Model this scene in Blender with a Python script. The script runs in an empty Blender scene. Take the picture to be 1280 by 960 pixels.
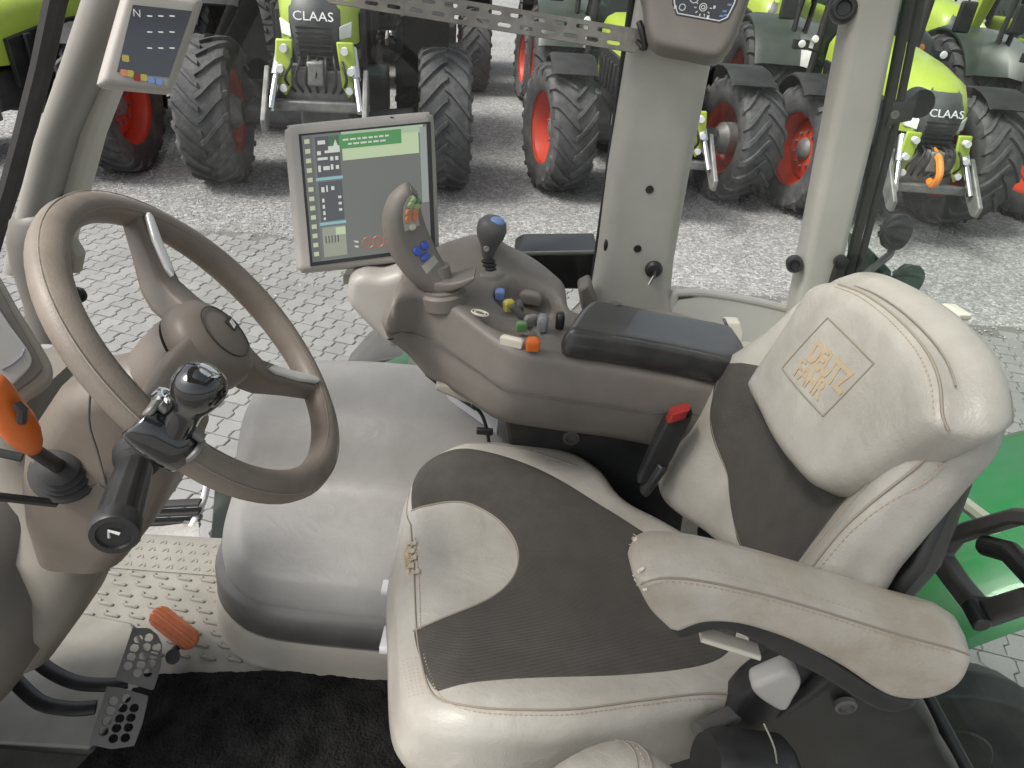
import bpy, bmesh, math, random
import numpy as np
from mathutils import Vector as V, Matrix, noise, geometry
random.seed(7)
SC = bpy.context.scene
COL = SC.collection
R = math.radians
# ------------------------------------------------------------------ camera model
F, PITCH, ROLL, CAM = 900.0, R(32), R(4.5), V((0, 0, 1.35))
GZ = -1.5                                   # ground lies 1.5 m under the cab floor (z = 0)

def ray(px, py):
    u0, v0 = (px-640)/F, (480-py)/F
    u = u0*math.cos(ROLL)-v0*math.sin(ROLL); v = v0*math.cos(ROLL)+u0*math.sin(ROLL)
    c, s = math.cos(PITCH), math.sin(PITCH)
    return V((u, c+v*s, -s+v*c))

def P(px, py, x=None, y=None, z=None, t=None, pl=None):
    d = ray(px, py)
    if x is not None: t = (x-CAM.x)/d.x
    elif y is not None: t = (y-CAM.y)/d.y
    elif z is not None: t = (z-CAM.z)/d.z
    elif pl is not None: t = (V(pl[0])-CAM).dot(V(pl[1]))/d.dot(V(pl[1]))
    return CAM+d*t

# ------------------------------------------------------------------ materials
MATS = {}
def mat(name, col, rough=.5, col2=None, nscale=8., bump=0., bscale=60., spec=.5, metal=0., coat=0., detail=4., weave=0., voro=False, namt=1., bdist=.01, lo=.35, hi=.65, wr=0.):
    m = bpy.data.materials.new(name); m.use_nodes = True
    nt = m.node_tree; N = nt.nodes; L = nt.links
    b = N['Principled BSDF']
    b.inputs['Base Color'].default_value = (*col, 1); b.inputs['Roughness'].default_value = rough
    b.inputs['Metallic'].default_value = metal; b.inputs['Specular IOR Level'].default_value = spec
    b.inputs['Coat Weight'].default_value = coat
    tc = N.new('ShaderNodeTexCoord')
    if col2 is not None:
        n = N.new('ShaderNodeTexNoise'); n.inputs['Scale'].default_value = nscale; n.inputs['Detail'].default_value = detail
        n.inputs['Roughness'].default_value = .62
        L.new(tc.outputs['Object'], n.inputs['Vector'])
        r = N.new('ShaderNodeMapRange'); r.inputs[1].default_value = lo; r.inputs[2].default_value = hi
        r.inputs[4].default_value = namt
        L.new(n.outputs[0], r.inputs[0])
        x = N.new('ShaderNodeMix'); x.data_type = 'RGBA'
        x.inputs[6].default_value = (*col, 1); x.inputs[7].default_value = (*col2, 1)
        L.new(r.outputs[0], x.inputs[0]); L.new(x.outputs[2], b.inputs['Base Color'])
        rr = N.new('ShaderNodeMapRange'); rr.inputs[3].default_value = max(.05, rough-.08); rr.inputs[4].default_value = min(1, rough+.1)
        L.new(n.outputs[0], rr.inputs[0]); L.new(rr.outputs[0], b.inputs['Roughness'])
    if bump or weave:
        bp = N.new('ShaderNodeBump'); bp.inputs['Strength'].default_value = bump or weave; bp.inputs['Distance'].default_value = bdist
        if weave:
            w = N.new('ShaderNodeTexWave'); w.inputs['Scale'].default_value = bscale; w.inputs['Distortion'].default_value = 1.5
            w.inputs['Detail'].default_value = 2; w.inputs['Detail Scale'].default_value = 3
            w.bands_direction = 'DIAGONAL' if False else 'Y'
            L.new(tc.outputs['Object'], w.inputs['Vector'])
            n3 = N.new('ShaderNodeTexNoise'); n3.inputs['Scale'].default_value = bscale*6; L.new(tc.outputs['Object'], n3.inputs['Vector'])
            ad = N.new('ShaderNodeMath'); ad.operation = 'ADD'; L.new(w.outputs[1], ad.inputs[0]); L.new(n3.outputs[0], ad.inputs[1])
            L.new(ad.outputs[0], bp.inputs['Height'])
        else:
            n2 = N.new('ShaderNodeTexVoronoi' if voro else 'ShaderNodeTexNoise'); n2.inputs['Scale'].default_value = bscale
            if not voro: n2.inputs['Detail'].default_value = 3
            L.new(tc.outputs['Object'], n2.inputs['Vector']); L.new(n2.outputs[0], bp.inputs['Height'])
        if wr:
            nw = N.new('ShaderNodeTexNoise'); nw.inputs['Scale'].default_value = 16; nw.inputs['Detail'].default_value = 5; nw.inputs['Distortion'].default_value = 1.2
            L.new(tc.outputs['Object'], nw.inputs['Vector'])
            b2 = N.new('ShaderNodeBump'); b2.inputs['Strength'].default_value = wr; b2.inputs['Distance'].default_value = .012
            L.new(nw.outputs[0], b2.inputs['Height']); L.new(b2.outputs[0], bp.inputs['Normal'])
        L.new(bp.outputs[0], b.inputs['Normal'])
    MATS[name] = m
    return m

LEATHER = mat('leather', (.43, .412, .37), .40, (.335, .315, .275), 7, wr=.22, detail=8, bump=.25, bscale=420, voro=True, bdist=.001)
LEATHER_W = mat('worn_leather', (.48, .45, .40), .44, (.36, .31, .245), 11, bump=.3, bscale=320, voro=True, bdist=.0012, detail=7, wr=.10)
FABRIC = mat('seat_fabric', (.074, .069, .062), .9, (.09, .084, .076), 22, weave=.6, bscale=120, bdist=.0018, spec=.2)
CONS = mat('console_plastic', (.168, .150, .132), .46, (.215, .195, .172), 7, detail=9, bump=.15, bscale=500, bdist=.0008)
CONS_L = mat('console_light_plastic', (.40, .37, .32), .5, (.33, .305, .265), 8, bump=.15, bscale=500, bdist=.0008)
WHEELP = mat('steering_rim_leather', (.225, .19, .155), .5, (.17, .142, .114), 14, bump=.2, bscale=380, voro=True, bdist=.0008)
COLUMN = mat('column_plastic', (.165, .14, .115), .46, (.14, .118, .097), 14, bump=.15, bscale=500, bdist=.0008)
TRIM = mat('pillar_trim', (.50, .485, .435), .48, (.41, .395, .35), 3.5, detail=9, bump=.12, bscale=400, bdist=.0008)
SHROUD = mat('shroud_plastic', (.13, .12, .108), .5, (.165, .15, .135), 6, bump=.15, bscale=450, bdist=.0008)
BOXG = mat('grey_vinyl', (.262, .256, .244), .46, (.205, .199, .187), 4, detail=9, wr=.14, bump=.2, bscale=350, voro=True, bdist=.0008)
DKGREY = mat('dark_grey_plastic', (.085, .082, .08), .45, (.11, .105, .1), 15, bump=.2, bscale=300, bdist=.001)
FLOORM = mat('floor_rubber', (.27, .26, .228), .6, (.195, .186, .158), 7, bump=.2, bscale=200, detail=8, bdist=.001)
CARPET = mat('black_carpet', (.006, .006, .006), 1., (.02, .0195, .019), 14, bump=1., bscale=160, spec=.1, bdist=.01, detail=8)
BLACK = mat('black_plastic', (.018, .018, .019), .38, (.03, .03, .03), 20, bump=.1, bscale=300, bdist=.0008)
GLOSS = mat('gloss_black', (.008, .008, .009), .08, coat=1.)
RUBBER = mat('black_rubber', (.016, .016, .016), .7, (.028, .027, .026), 25)
LIDB = mat('lid_vinyl', (.03, .03, .031), .30, (.05, .049, .048), 16, coat=.35, bump=.15, bscale=300, bdist=.0008)
BEZEL = mat('monitor_plastic', (.42, .40, .365), .42, (.38, .36, .33), 10, bump=.1, bscale=500, bdist=.0006)
SILVER = mat('silver_plastic', (.72, .71, .69), .3, metal=.25)
CHROME = mat('chrome', (.7, .7, .7), .12, metal=1.)
STEEL = mat('perforated_steel', (.30, .285, .25), .42, (.20, .185, .16), 18, metal=.55, bump=.1, bscale=80)
ORANGE = mat('orange_plastic', (.70, .15, .018), .45, (.58, .12, .015), 12)
TERRA = mat('terracotta_rubber', (.60, .22, .11), .6, (.50, .175, .085), 20)
REDP = mat('red_plastic', (.30, .025, .022), .5)
YELP = mat('yellow_plastic', (.50, .44, .09), .4)
GRNP = mat('green_plastic', (.13, .28, .12), .45)
LGRN = mat('pale_green_plastic', (.42, .55, .28), .45)
SALMON = mat('salmon_plastic', (.66, .27, .14), .45)
BLUP = mat('blue_plastic', (.05, .10, .50), .35)
BLUL = mat('pale_blue_plastic', (.20, .30, .60), .3)
GREYK = mat('grey_knob', (.22, .225, .23), .4)
CREAM = mat('cream_plastic', (.66, .62, .52), .45)
WHITEP = mat('white_plastic', (.72, .72, .72), .4)
THREAD = mat('thread', (.42, .33, .24), .8)
PIPING = mat('seam_groove', (.27, .235, .19), .7)
EMBO = mat('embossed_print', (.44, .335, .215), .6, (.40, .32, .22), 60)
FOAM = mat('torn_foam', (.62, .50, .33), .95, (.45, .33, .18), 60, bump=1, bscale=200)
DGREEN = mat('fender_green', (.010, .20, .05), .34, (.06, .19, .085), 9, coat=.35, detail=9)
GLASSDK = mat('lens_glass', (.55, .54, .52), .06, coat=1.)
LIME = mat('lime_paint', (.36, .46, .05), .38, (.32, .42, .05), 3, coat=.2)
TGREY = mat('tractor_grey', (.05, .053, .055), .45, (.08, .082, .08), 6)
TBLACK = mat('tractor_black', (.014, .015, .015), .55, (.03, .031, .03), 5, spec=.3)
TYRE = mat('tyre_rubber', (.045, .046, .049), .75, (.125, .123, .12), 5, bump=.4, bscale=30, detail=9, lo=.4, hi=.75)
RIMR = mat('red_rim_paint', (.62, .062, .026), .4, (.50, .06, .03), 5)
CAST = mat('cast_iron', (.14, .14, .135), .5, (.24, .235, .225), 8, metal=.3)
HAZW = mat('warning_white', (.75, .72, .70), .5)
LAMPL = mat('lamp_lens', (.8, .8, .78), .08, coat=1.)
AMBER = mat('amber_lens', (.85, .25, .02), .15, coat=1.)
SHELF = mat('shelf_plastic', (.50, .49, .45), .5, (.46, .45, .41), 6, bump=.1, bscale=400, bdist=.0008)
ALU = mat('tread_aluminium', (.55, .54, .51), .42, (.45, .44, .41), 14, metal=.4)
BLUEH = mat('blue_hose', (.03, .12, .35), .5)

def glass_mat(name, tint, dirt, dirtcol, gl=.9, refl=1.):
    m = bpy.data.materials.new(name); m.use_nodes = True; nt = m.node_tree; N = nt.nodes; L = nt.links
    N.remove(N['Principled BSDF']); out = N['Material Output']
    tr = N.new('ShaderNodeBsdfTransparent'); tr.inputs[0].default_value = (*tint, 1)
    g = N.new('ShaderNodeBsdfGlossy'); g.inputs['Roughness'].default_value = .02; g.inputs[0].default_value = (gl, gl, gl, 1)
    d = N.new('ShaderNodeBsdfDiffuse'); d.inputs[0].default_value = (*dirtcol, 1)
    fr = N.new('ShaderNodeFresnel'); fr.inputs[0].default_value = 1.45
    a = N.new('ShaderNodeMixShader'); b = N.new('ShaderNodeMixShader')
    tc = N.new('ShaderNodeTexCoord'); n = N.new('ShaderNodeTexNoise'); n.inputs['Scale'].default_value = 5; n.inputs['Detail'].default_value = 8
    L.new(tc.outputs['Object'], n.inputs[0])
    r = N.new('ShaderNodeMapRange'); r.inputs[1].default_value = .3; r.inputs[2].default_value = .75; r.inputs[3].default_value = dirt*.4; r.inputs[4].default_value = dirt*1.6
    L.new(n.outputs[0], r.inputs[0]); L.new(r.outputs[0], a.inputs[0]); L.new(tr.outputs[0], a.inputs[1]); L.new(d.outputs[0], a.inputs[2])
    fm = N.new('ShaderNodeMath'); fm.operation = 'MULTIPLY'; fm.inputs[1].default_value = refl; L.new(fr.outputs[0], fm.inputs[0]); L.new(fm.outputs[0], b.inputs[0]); L.new(a.outputs[0], b.inputs[1]); L.new(g.outputs[0], b.inputs[2]); L.new(b.outputs[0], out.inputs[0])
    return m
PANE = glass_mat('cab_glass', (.95, .97, .955), .015, (.6, .6, .56))
PANE_L = glass_mat('tinted_lower_glass', (.42, .52, .45), .10, (.30, .33, .28), refl=.25)
PANE_R = glass_mat('dusty_rear_glass', (.86, .93, .88), .014, (.5, .52, .48), refl=.07)
TGLASS = glass_mat('tractor_glass', (.30, .42, .36), .05, (.3, .36, .32))

def emis(name, col, s=1., rough=.25):
    m = bpy.data.materials.new(name); m.use_nodes = True; b = m.node_tree.nodes['Principled BSDF']
    b.inputs['Base Color'].default_value = (*[c*.25 for c in col], 1); b.inputs['Roughness'].default_value = rough
    b.inputs['Emission Color'].default_value = (*col, 1); b.inputs['Emission Strength'].default_value = s*.40
    return m
# ------------------------------------------------------------------ mesh builder
class MB:
    def __init__(s): s.bm = bmesh.new()
    def face(s, pts):
        vs = [s.bm.verts.new(p) for p in pts]
        return s.bm.faces.new(vs)
    def box(s, c, d, m=None):
        M = Matrix.Translation(V(c)) @ (m.to_4x4() if m is not None else Matrix()) @ Matrix.Diagonal((d[0], d[1], d[2], 1))
        bmesh.ops.create_cube(s.bm, size=1, matrix=M); return s
    def loft(s, rings, c0=True, c1=True, closed=False):
        vr = [[s.bm.verts.new(p) for p in r] for r in rings]
        n = len(rings[0]); k = len(vr)
        for i in range(k if closed else k-1):
            a, b = vr[i], vr[(i+1) % k]
            for j in range(n):
                q = (a[j], a[(j+1) % n], b[(j+1) % n], b[j])
                try: s.bm.faces.new(q)
                except ValueError: pass
        if not closed:
            if c0: s.bm.faces.new(vr[0][::-1])
            if c1: s.bm.faces.new(vr[-1])
        return s
    def tube(s, pts, r, n=12, closed=False, flat=1., up=None):
        pts = [V(p) for p in pts]; k = len(pts)
        rr = r if isinstance(r, (list, tuple)) else [r]*k
        rings = []; prev = None
        for i, p in enumerate(pts):
            if closed: t = pts[(i+1) % k]-pts[i-1]
            else: t = pts[min(i+1, k-1)]-pts[max(i-1, 0)]
            t.normalize()
            if prev is None:
                a = V(up) if up is not None else (V((0, 0, 1)) if abs(t.z) < .9 else V((1, 0, 0)))
            else: a = prev
            a = (a-t*a.dot(t)).normalized(); prev = a; b = t.cross(a)
            rings.append([p+(a*math.cos(2*math.pi*j/n)*flat+b*math.sin(2*math.pi*j/n))*rr[i] for j in range(n)])
        return s.loft(rings, closed=closed)
    def lathe(s, prof, o=(0, 0, 0), ax=(0, 0, 1), n=32, a0=0, cap=True):
        o, ax = V(o), V(ax).normalized()
        a = V((1, 0, 0)) if abs(ax.x) < .9 else V((0, 1, 0))
        a = (a-ax*a.dot(ax)).normalized(); b = ax.cross(a)
        rings = [[o+ax*z+(a*math.cos(a0+2*math.pi*j/n)+b*math.sin(a0+2*math.pi*j/n))*max(r, 1e-5) for j in range(n)] for r, z in prof]
        return s.loft(rings, cap, cap)
    def cyl(s, p0, p1, r0, r1=None, n=20):
        p0, p1 = V(p0), V(p1); ax = p1-p0
        return s.lathe([(r0, 0), (r1 if r1 is not None else r0, ax.length)], p0, ax, n)
    def prism(s, pts, vec):
        pts = [V(p) for p in pts]; vec = V(vec)
        return s.loft([pts, [p+vec for p in pts]])
    def grid(s, fn, nu, nv):
        vs = [[s.bm.verts.new(fn(i/nu, j/nv)) for j in range(nv+1)] for i in range(nu+1)]
        for i in range(nu):
            for j in range(nv): s.bm.faces.new((vs[i][j], vs[i+1][j], vs[i+1][j+1], vs[i][j+1]))
        return s
    def sphere(s, c, r, seg=20, m=None):
        r = V((r, r, r)) if not hasattr(r, '__len__') else V(r)
        M = Matrix.Translation(V(c)) @ (m.to_4x4() if m is not None else Matrix()) @ Matrix.Diagonal((*r, 1))
        bmesh.ops.create_uvsphere(s.bm, u_segments=seg, v_segments=seg//2+2, radius=1, matrix=M); return s
    def build(s, name, m, parent=None, bevel=0, seg=2, ang=35, sub=0, smooth=True, merge=0, recalc=True):
        if merge: bmesh.ops.remove_doubles(s.bm, verts=s.bm.verts, dist=merge)
        if recalc: bmesh.ops.recalc_face_normals(s.bm, faces=s.bm.faces)
        me = bpy.data.meshes.new(name); s.bm.to_mesh(me); s.bm.free()
        for mm in (m if isinstance(m, (list, tuple)) else [m]): me.materials.append(mm)
        if smooth:
            me.shade_smooth()
            try: me.set_sharp_from_angle(angle=R(ang))
            except Exception: pass
        o = bpy.data.objects.new(name, me); COL.objects.link(o)
        if bevel:
            b = o.modifiers.new('edge', 'BEVEL'); b.width = bevel; b.segments = seg; b.limit_method = 'ANGLE'; b.angle_limit = R(30)
        if sub:
            b = o.modifiers.new('round', 'SUBSURF'); b.levels = sub; b.render_levels = sub
        if parent is not None:
            o.parent = parent
            o.matrix_parent_inverse = Matrix()
            o.matrix_basis = world(parent).inverted()
        return o

def world(o):
    M = o.matrix_basis.copy()
    while o.parent is not None:
        o = o.parent; M = o.matrix_basis @ M
    return M

def tag(o, label=None, cat=None, group=None, kind=None):
    if label: o['label'] = label
    if cat: o['category'] = cat
    if group: o['group'] = group
    if kind: o['kind'] = kind
    return o

def thing(name, label, cat, loc=(0, 0, 0), group=None, rotz=0):
    o = bpy.data.objects.new(name, None); COL.objects.link(o); o.empty_display_size = .1
    o.location = loc; o.rotation_euler = (0, 0, rotz)
    return tag(o, label, cat, group)

def node(name, parent, loc=(0, 0, 0)):
    o = bpy.data.objects.new(name, None); COL.objects.link(o); o.parent = parent; o.location = loc; o.empty_display_size = .05
    return o

def copy_tree(o, parent=None):
    c = o.copy(); COL.objects.link(c)
    if parent is not None: c.parent = parent
    for ch in list(o.children): copy_tree(ch, c)
    return c

def rrect(w, h, r, n=5):
    pts = []
    for cx, cy, a in ((w/2-r, h/2-r, 0), (-w/2+r, h/2-r, 90), (-w/2+r, -h/2+r, 180), (w/2-r, -h/2+r, 270)):
        for i in range(n+1):
            t = R(a+90*i/n); pts.append((cx+r*math.cos(t), cy+r*math.sin(t)))
    return pts

def spline(pts, k=8, closed=False):
    pts = [V(p) for p in pts]; n = len(pts); out = []
    for i in range(n if closed else n-1):
        g = (lambda j: pts[j % n]) if closed else (lambda j: pts[min(max(j, 0), n-1)])
        p0, p1, p2, p3 = g(i-1), g(i), g(i+1), g(i+2)
        for j in range(k):
            t = j/k
            out.append(.5*((2*p1)+(p2-p0)*t+(2*p0-5*p1+4*p2-p3)*t*t+(3*p1-p0-3*p2+p3)*t**3))
    if not closed: out.append(pts[-1].copy())
    return out

def resample(poly, step, closed=True, num=None):
    pts = [V(p) for p in poly]
    if closed: pts = pts+[pts[0]]
    out = []
    L = [0]
    for a, b in zip(pts, pts[1:]): L.append(L[-1]+(b-a).length)
    n = num or max(3, int(L[-1]/step)); j = 0
    for i in range(n if closed else n+1):
        s = L[-1]*i/n
        while j < len(L)-2 and L[j+1] < s: j += 1
        d = L[j+1]-L[j]
        out.append(pts[j].lerp(pts[j+1], (s-L[j])/d if d > 1e-9 else 0))
    return out

class Pad:
    """upholstered slab: outline in a plane (O, A, B), rounded edge of radius r, face height h(u, v), sides going back by depth"""
    def __init__(s, O, A, B, h=None, r=.02):
        s.O, s.A, s.B = V(O), V(A).normalized(), V(B).normalized(); s.N = s.A.cross(s.B).normalized(); s.h = h or (lambda u, v: 0); s.r = r
    def uv(s, px, py, off=0.):
        q = P(px, py, pl=(s.O+s.N*off, s.N))-s.O; return V((q.dot(s.A), q.dot(s.B)))
    def outline(s, pxs, off=0., k=6, smooth=True, step=.006):
        pts = [s.uv(*p, off) for p in pxs]
        s.poly = resample(spline(pts, k, True) if smooth else pts, step)
        s.step = step
        a = sum(p.x*q.y-q.x*p.y for p, q in zip(s.poly, s.poly[1:]+s.poly[:1]))
        if a < 0: s.poly.reverse()
        return s
    def setpoly(s, pts, step=.006, smooth=True):
        pts = [V(p) for p in pts]; s.poly = resample(spline(pts, 6, True) if smooth else pts, step); s.step = step
        a = sum(p.x*q.y-q.x*p.y for p, q in zip(s.poly, s.poly[1:]+s.poly[:1]))
        if a < 0: s.poly.reverse()
        return s
    def dist(s, pts, poly=None):
        poly = poly or s.poly
        Q = np.array([(p[0], p[1]) for p in pts]); A = np.array([(p.x, p.y) for p in poly]); B = np.roll(A, -1, 0); D = B-A
        out = np.full(len(Q), 1e9); ins = np.zeros(len(Q), bool)
        for a, d, b in zip(A, D, B):
            w = Q-a; t = np.clip((w@d)/max(d@d, 1e-12), 0, 1); out = np.minimum(out, np.hypot(*(w-t[:, None]*d).T))
            c = ((a[1] > Q[:, 1]) != (b[1] > Q[:, 1])); 
            if b[1] != a[1]: c &= Q[:, 0] < (b[0]-a[0])*(Q[:, 1]-a[1])/(b[1]-a[1])+a[0]; ins ^= c
        return out, ins
    def edge(s, d):
        d = min(max(d, 0), s.r); return -s.r+math.sqrt(max(0, s.r**2-(s.r-d)**2))
    def at(s, u, v, off=0, d=None):
        if d is None:
            dd, ii = s.dist([(u, v)]); d = dd[0] if ii[0] else 0
        return s.O+s.A*u+s.B*v+s.N*(s.h(u, v)+s.edge(d)+off)
    def fill(s, poly, grid, ring=()):
        bd = list(poly); pts = list(bd); n = len(bd); ed = [(i, (i+1) % n) for i in range(n)]
        cand = []
        for d in ring:
            cc = []
            for i in range(0, n):
                t = (bd[(i+1) % n]-bd[i-1]); nn = V((-t.y, t.x))
                if nn.length < 1e-9: continue
                cc.append(bd[i]+nn.normalized()*d)
            dd, ii = s.dist(cc, poly)
            cand += [c for c, a, b in zip(cc, dd, ii) if b and a > .95*d]
        xs = [p.x for p in bd]; ys = [p.y for p in bd]
        md = max(ring) if ring else grid*.5
        g = []; y = min(ys); row = 0
        while y < max(ys):
            x = min(xs)+(grid/2 if row % 2 else 0)
            while x < max(xs): g.append(V((x, y))); x += grid
            y += grid*.866; row += 1
        dd, ii = s.dist(g, poly)
        cand += [c for c, a, b in zip(g, dd, ii) if b and a > md+grid*.5]
        pts += cand
        r = geometry.delaunay_2d_cdt(pts, ed, [], 1, 1e-6)
        return r[0], r[2], n
    def mesh(s, depth, grid=.011, tuck=.006, belly=0., bdir=None):
        r = s.r
        vs, fs, n = s.fill(s.poly, grid, [r*k for k in (.05, .2, .45, .75, 1.0)])
        dd, ii = s.dist(vs)
        m = MB(); bv = []
        for p, d in zip(vs, dd): bv.append(m.bm.verts.new(s.at(p.x, p.y, 0, d if d > 1e-5 else 0)))
        for f in fs:
            try: m.bm.faces.new([bv[i] for i in f])
            except ValueError: pass
        ring = bv[:n]; poly = [vs[i] for i in range(n)]
        nr = []
        for i in range(n):
            t = poly[(i+2) % n]-poly[i-2]; nr.append(V((t.y, -t.x)).normalized())
        zs = [(.25, belly*.7), (.55, belly), (.85, belly*.3-tuck*.3), (1., -tuck)]
        hh = [s.h(p.x, p.y) for p in poly]
        prev = ring
        for k, off in zs:
            cur = []
            for p, q, h0 in zip(poly, nr, hh):
                w = p+q*off
                zt = h0-r; dd_ = depth(p.x, p.y) if callable(depth) else depth; cur.append(m.bm.verts.new(s.O+s.A*w.x+s.B*w.y+(s.N*(zt+(-dd_-zt)*k) if bdir is None else s.N*zt+V(bdir).normalized()*dd_*k)))
            for i in range(n): m.bm.faces.new((prev[i], cur[i], cur[(i+1) % n], prev[(i+1) % n]))
            prev = cur
        m.bm.faces.new(prev)
        return m
    def insert(s, pts, off=.0015, k=6, grid=.01, smooth=True, edge=.004, px=True, poff=0.):
        uv = [s.uv(*p, poff) for p in pts] if px else [V(p) for p in pts]
        poly = resample(spline(uv, k, True) if smooth else uv, .006)
        a = sum(p.x*q.y-q.x*p.y for p, q in zip(poly, poly[1:]+poly[:1]))
        if a < 0: poly.reverse()
        vs, fs, n = s.fill(poly, grid, [edge*.5, edge])
        dp, _ = s.dist(vs, poly); ds, si = s.dist(vs)
        m = MB()
        bv = [m.bm.verts.new(s.at(p.x, p.y, -.0012+(off+.0012)*min(1, math.sqrt(e/edge)), d if q else 0)) for p, e, d, q in zip(vs, dp, ds, si)]
        for f in fs:
            try: m.bm.faces.new([bv[i] for i in f])
            except ValueError: pass
        return m
    def line(s, pts, off=0., step=.006, smooth=True, px=True, poff=0., closed=False):
        uv = [s.uv(*p, poff) for p in pts] if px else [V(p) for p in pts]
        pl = resample(spline(uv, 8, closed) if smooth else uv, step, closed)
        dd, ii = s.dist(pl)
        L_ = [s.at(p.x, p.y, off, d if q else 0) for p, d, q in zip(pl, dd, ii)]
        for _ in range(0 if closed or not smooth else 3): L_ = [L_[0]]+[(a+b*2+c)/4 for a, b, c in zip(L_, L_[1:], L_[2:])]+[L_[-1]]
        return L_

def stitches(m, line, r=.0009, a=.6, lift=V((0, 0, 0))):
    for i in range(0, len(line)-1):
        p, q = line[i]+lift, line[i+1]+lift
        m.tube([p, p.lerp(q, a*.5), p.lerp(q, a)], [r*.6, r, r*.6], 5)

def text_mesh(body, size, depth=.002, bold=0.):
    c = bpy.data.curves.new('t', 'FONT'); c.body = body; c.size = size; c.extrude = depth; c.align_x = 'CENTER'; c.align_y = 'CENTER'; c.resolution_u = 3; c.offset = bold*size
    o = bpy.data.objects.new('t', c); COL.objects.link(o)
    dg = bpy.context.evaluated_depsgraph_get(); me = bpy.data.meshes.new_from_object(o.evaluated_get(dg))
    m = MB(); m.bm.from_mesh(me)
    bpy.data.objects.remove(o); bpy.data.curves.remove(c); bpy.data.meshes.remove(me)
    return m
# ================================================================== ground
def ground_material():
    m = bpy.data.materials.new('gravel_ground'); m.use_nodes = True; nt = m.node_tree; N = nt.nodes; L = nt.links; b = N['Principled BSDF']
    tc = N.new('ShaderNodeTexCoord')
    v = N.new('ShaderNodeTexVoronoi'); v.inputs['Scale'].default_value = 30; v.inputs['Randomness'].default_value = 1
    v2 = N.new('ShaderNodeTexVoronoi'); v2.inputs['Scale'].default_value = 80
    n = N.new('ShaderNodeTexNoise'); n.inputs['Scale'].default_value = .9; n.inputs['Detail'].default_value = 6
    for k in (v, v2, n): L.new(tc.outputs['Object'], k.inputs['Vector'])
    sep = N.new('ShaderNodeSeparateColor'); L.new(v.outputs['Color'], sep.inputs[0])
    r = N.new('ShaderNodeValToRGB'); e = r.color_ramp.elements
    e[0].position = 0; e[0].color = (.20, .197, .192, 1); e[1].position = 1; e[1].color = (.44, .436, .428, 1)
    x = e.new(.35); x.color = (.25, .247, .241, 1); x = e.new(.75); x.color = (.325, .322, .316, 1)
    L.new(sep.outputs[0], r.inputs[0])
    r2 = N.new('ShaderNodeMapRange'); r2.inputs[1].default_value = .3; r2.inputs[2].default_value = .7; r2.inputs[3].default_value = .86; r2.inputs[4].default_value = 1.08
    L.new(n.outputs[0], r2.inputs[0])
    mx = N.new('ShaderNodeMix'); mx.data_type = 'RGBA'; mx.blend_type = 'MULTIPLY'; mx.inputs[0].default_value = 1
    L.new(r.outputs[0], mx.inputs[6]); L.new(r2.outputs[0], mx.inputs[7]); L.new(mx.outputs[2], b.inputs['Base Color'])
    bp = N.new('ShaderNodeBump'); bp.inputs['Strength'].default_value = .5; bp.inputs['Distance'].default_value = .015; bp.invert = True
    ad = N.new('ShaderNodeMath'); ad.operation = 'ADD'; L.new(v.outputs['Distance'], ad.inputs[0]); L.new(v2.outputs['Distance'], ad.inputs[1])
    L.new(ad.outputs[0], bp.inputs['Height']); L.new(bp.outputs[0], b.inputs['Normal']); b.inputs['Roughness'].default_value = .9
    b.inputs['Specular IOR Level'].default_value = .25
    return m
def paver_material(name, c0, c1, c2):
    m = bpy.data.materials.new(name); m.use_nodes = True; nt = m.node_tree; N = nt.nodes; L = nt.links; b = N['Principled BSDF']
    tc = N.new('ShaderNodeTexCoord'); ge = N.new('ShaderNodeNewGeometry')
    n = N.new('ShaderNodeTexNoise'); n.inputs['Scale'].default_value = 1.6; n.inputs['Detail'].default_value = 8; n.inputs['Roughness'].default_value = .65
    n2 = N.new('ShaderNodeTexNoise'); n2.inputs['Scale'].default_value = 160; n2.inputs['Detail'].default_value = 3
    L.new(tc.outputs['Object'], n.inputs[0]); L.new(tc.outputs['Object'], n2.inputs[0])
    r = N.new('ShaderNodeValToRGB'); e = r.color_ramp.elements; e[0].color = (*c0, 1); e[1].color = (*c1, 1)
    L.new(ge.outputs['Random Per Island'], r.inputs[0])
    f = N.new('ShaderNodeMapRange'); f.inputs[1].default_value = .42; f.inputs[2].default_value = .72; f.inputs[4].default_value = .75; L.new(n.outputs[0], f.inputs[0])
    x = N.new('ShaderNodeMix'); x.data_type = 'RGBA'; x.inputs[7].default_value = (*c2, 1); L.new(f.outputs[0], x.inputs[0]); L.new(r.outputs[0], x.inputs[6])
    f2 = N.new('ShaderNodeMapRange'); f2.inputs[3].default_value = .8; f2.inputs[4].default_value = 1.2; L.new(n2.outputs[0], f2.inputs[0])
    y = N.new('ShaderNodeMix'); y.data_type = 'RGBA'; y.blend_type = 'MULTIPLY'; y.inputs[0].default_value = 1; L.new(x.outputs[2], y.inputs[6]); L.new(f2.outputs[0], y.inputs[7])
    L.new(y.outputs[2], b.inputs['Base Color']); b.inputs['Roughness'].default_value = .85
    bp = N.new('ShaderNodeBump'); bp.inputs['Strength'].default_value = .4; bp.inputs['Distance'].default_value = .004; L.new(n2.outputs[0], bp.inputs['Height']); L.new(bp.outputs[0], b.inputs['Normal'])
    return m
gm = ground_material()
m = MB(); m.face([(-300, -300, GZ), (300, -300, GZ), (300, 300, GZ), (-300, 300, GZ)])
tag(m.build('ground', gm, smooth=False), kind='structure')
PAV0, PAV1 = P(400, 306, z=GZ), P(1200, 404, z=GZ)
def pav_edge(x):
    s = (PAV1.y-PAV0.y)/(PAV1.x-PAV0.x)
    return PAV0.y+(x-PAV0.x)*s+.14*noise.noise(V((x*1.3, 3, 0)))+.1*noise.noise(V((x*5, 9, 0)))
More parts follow.
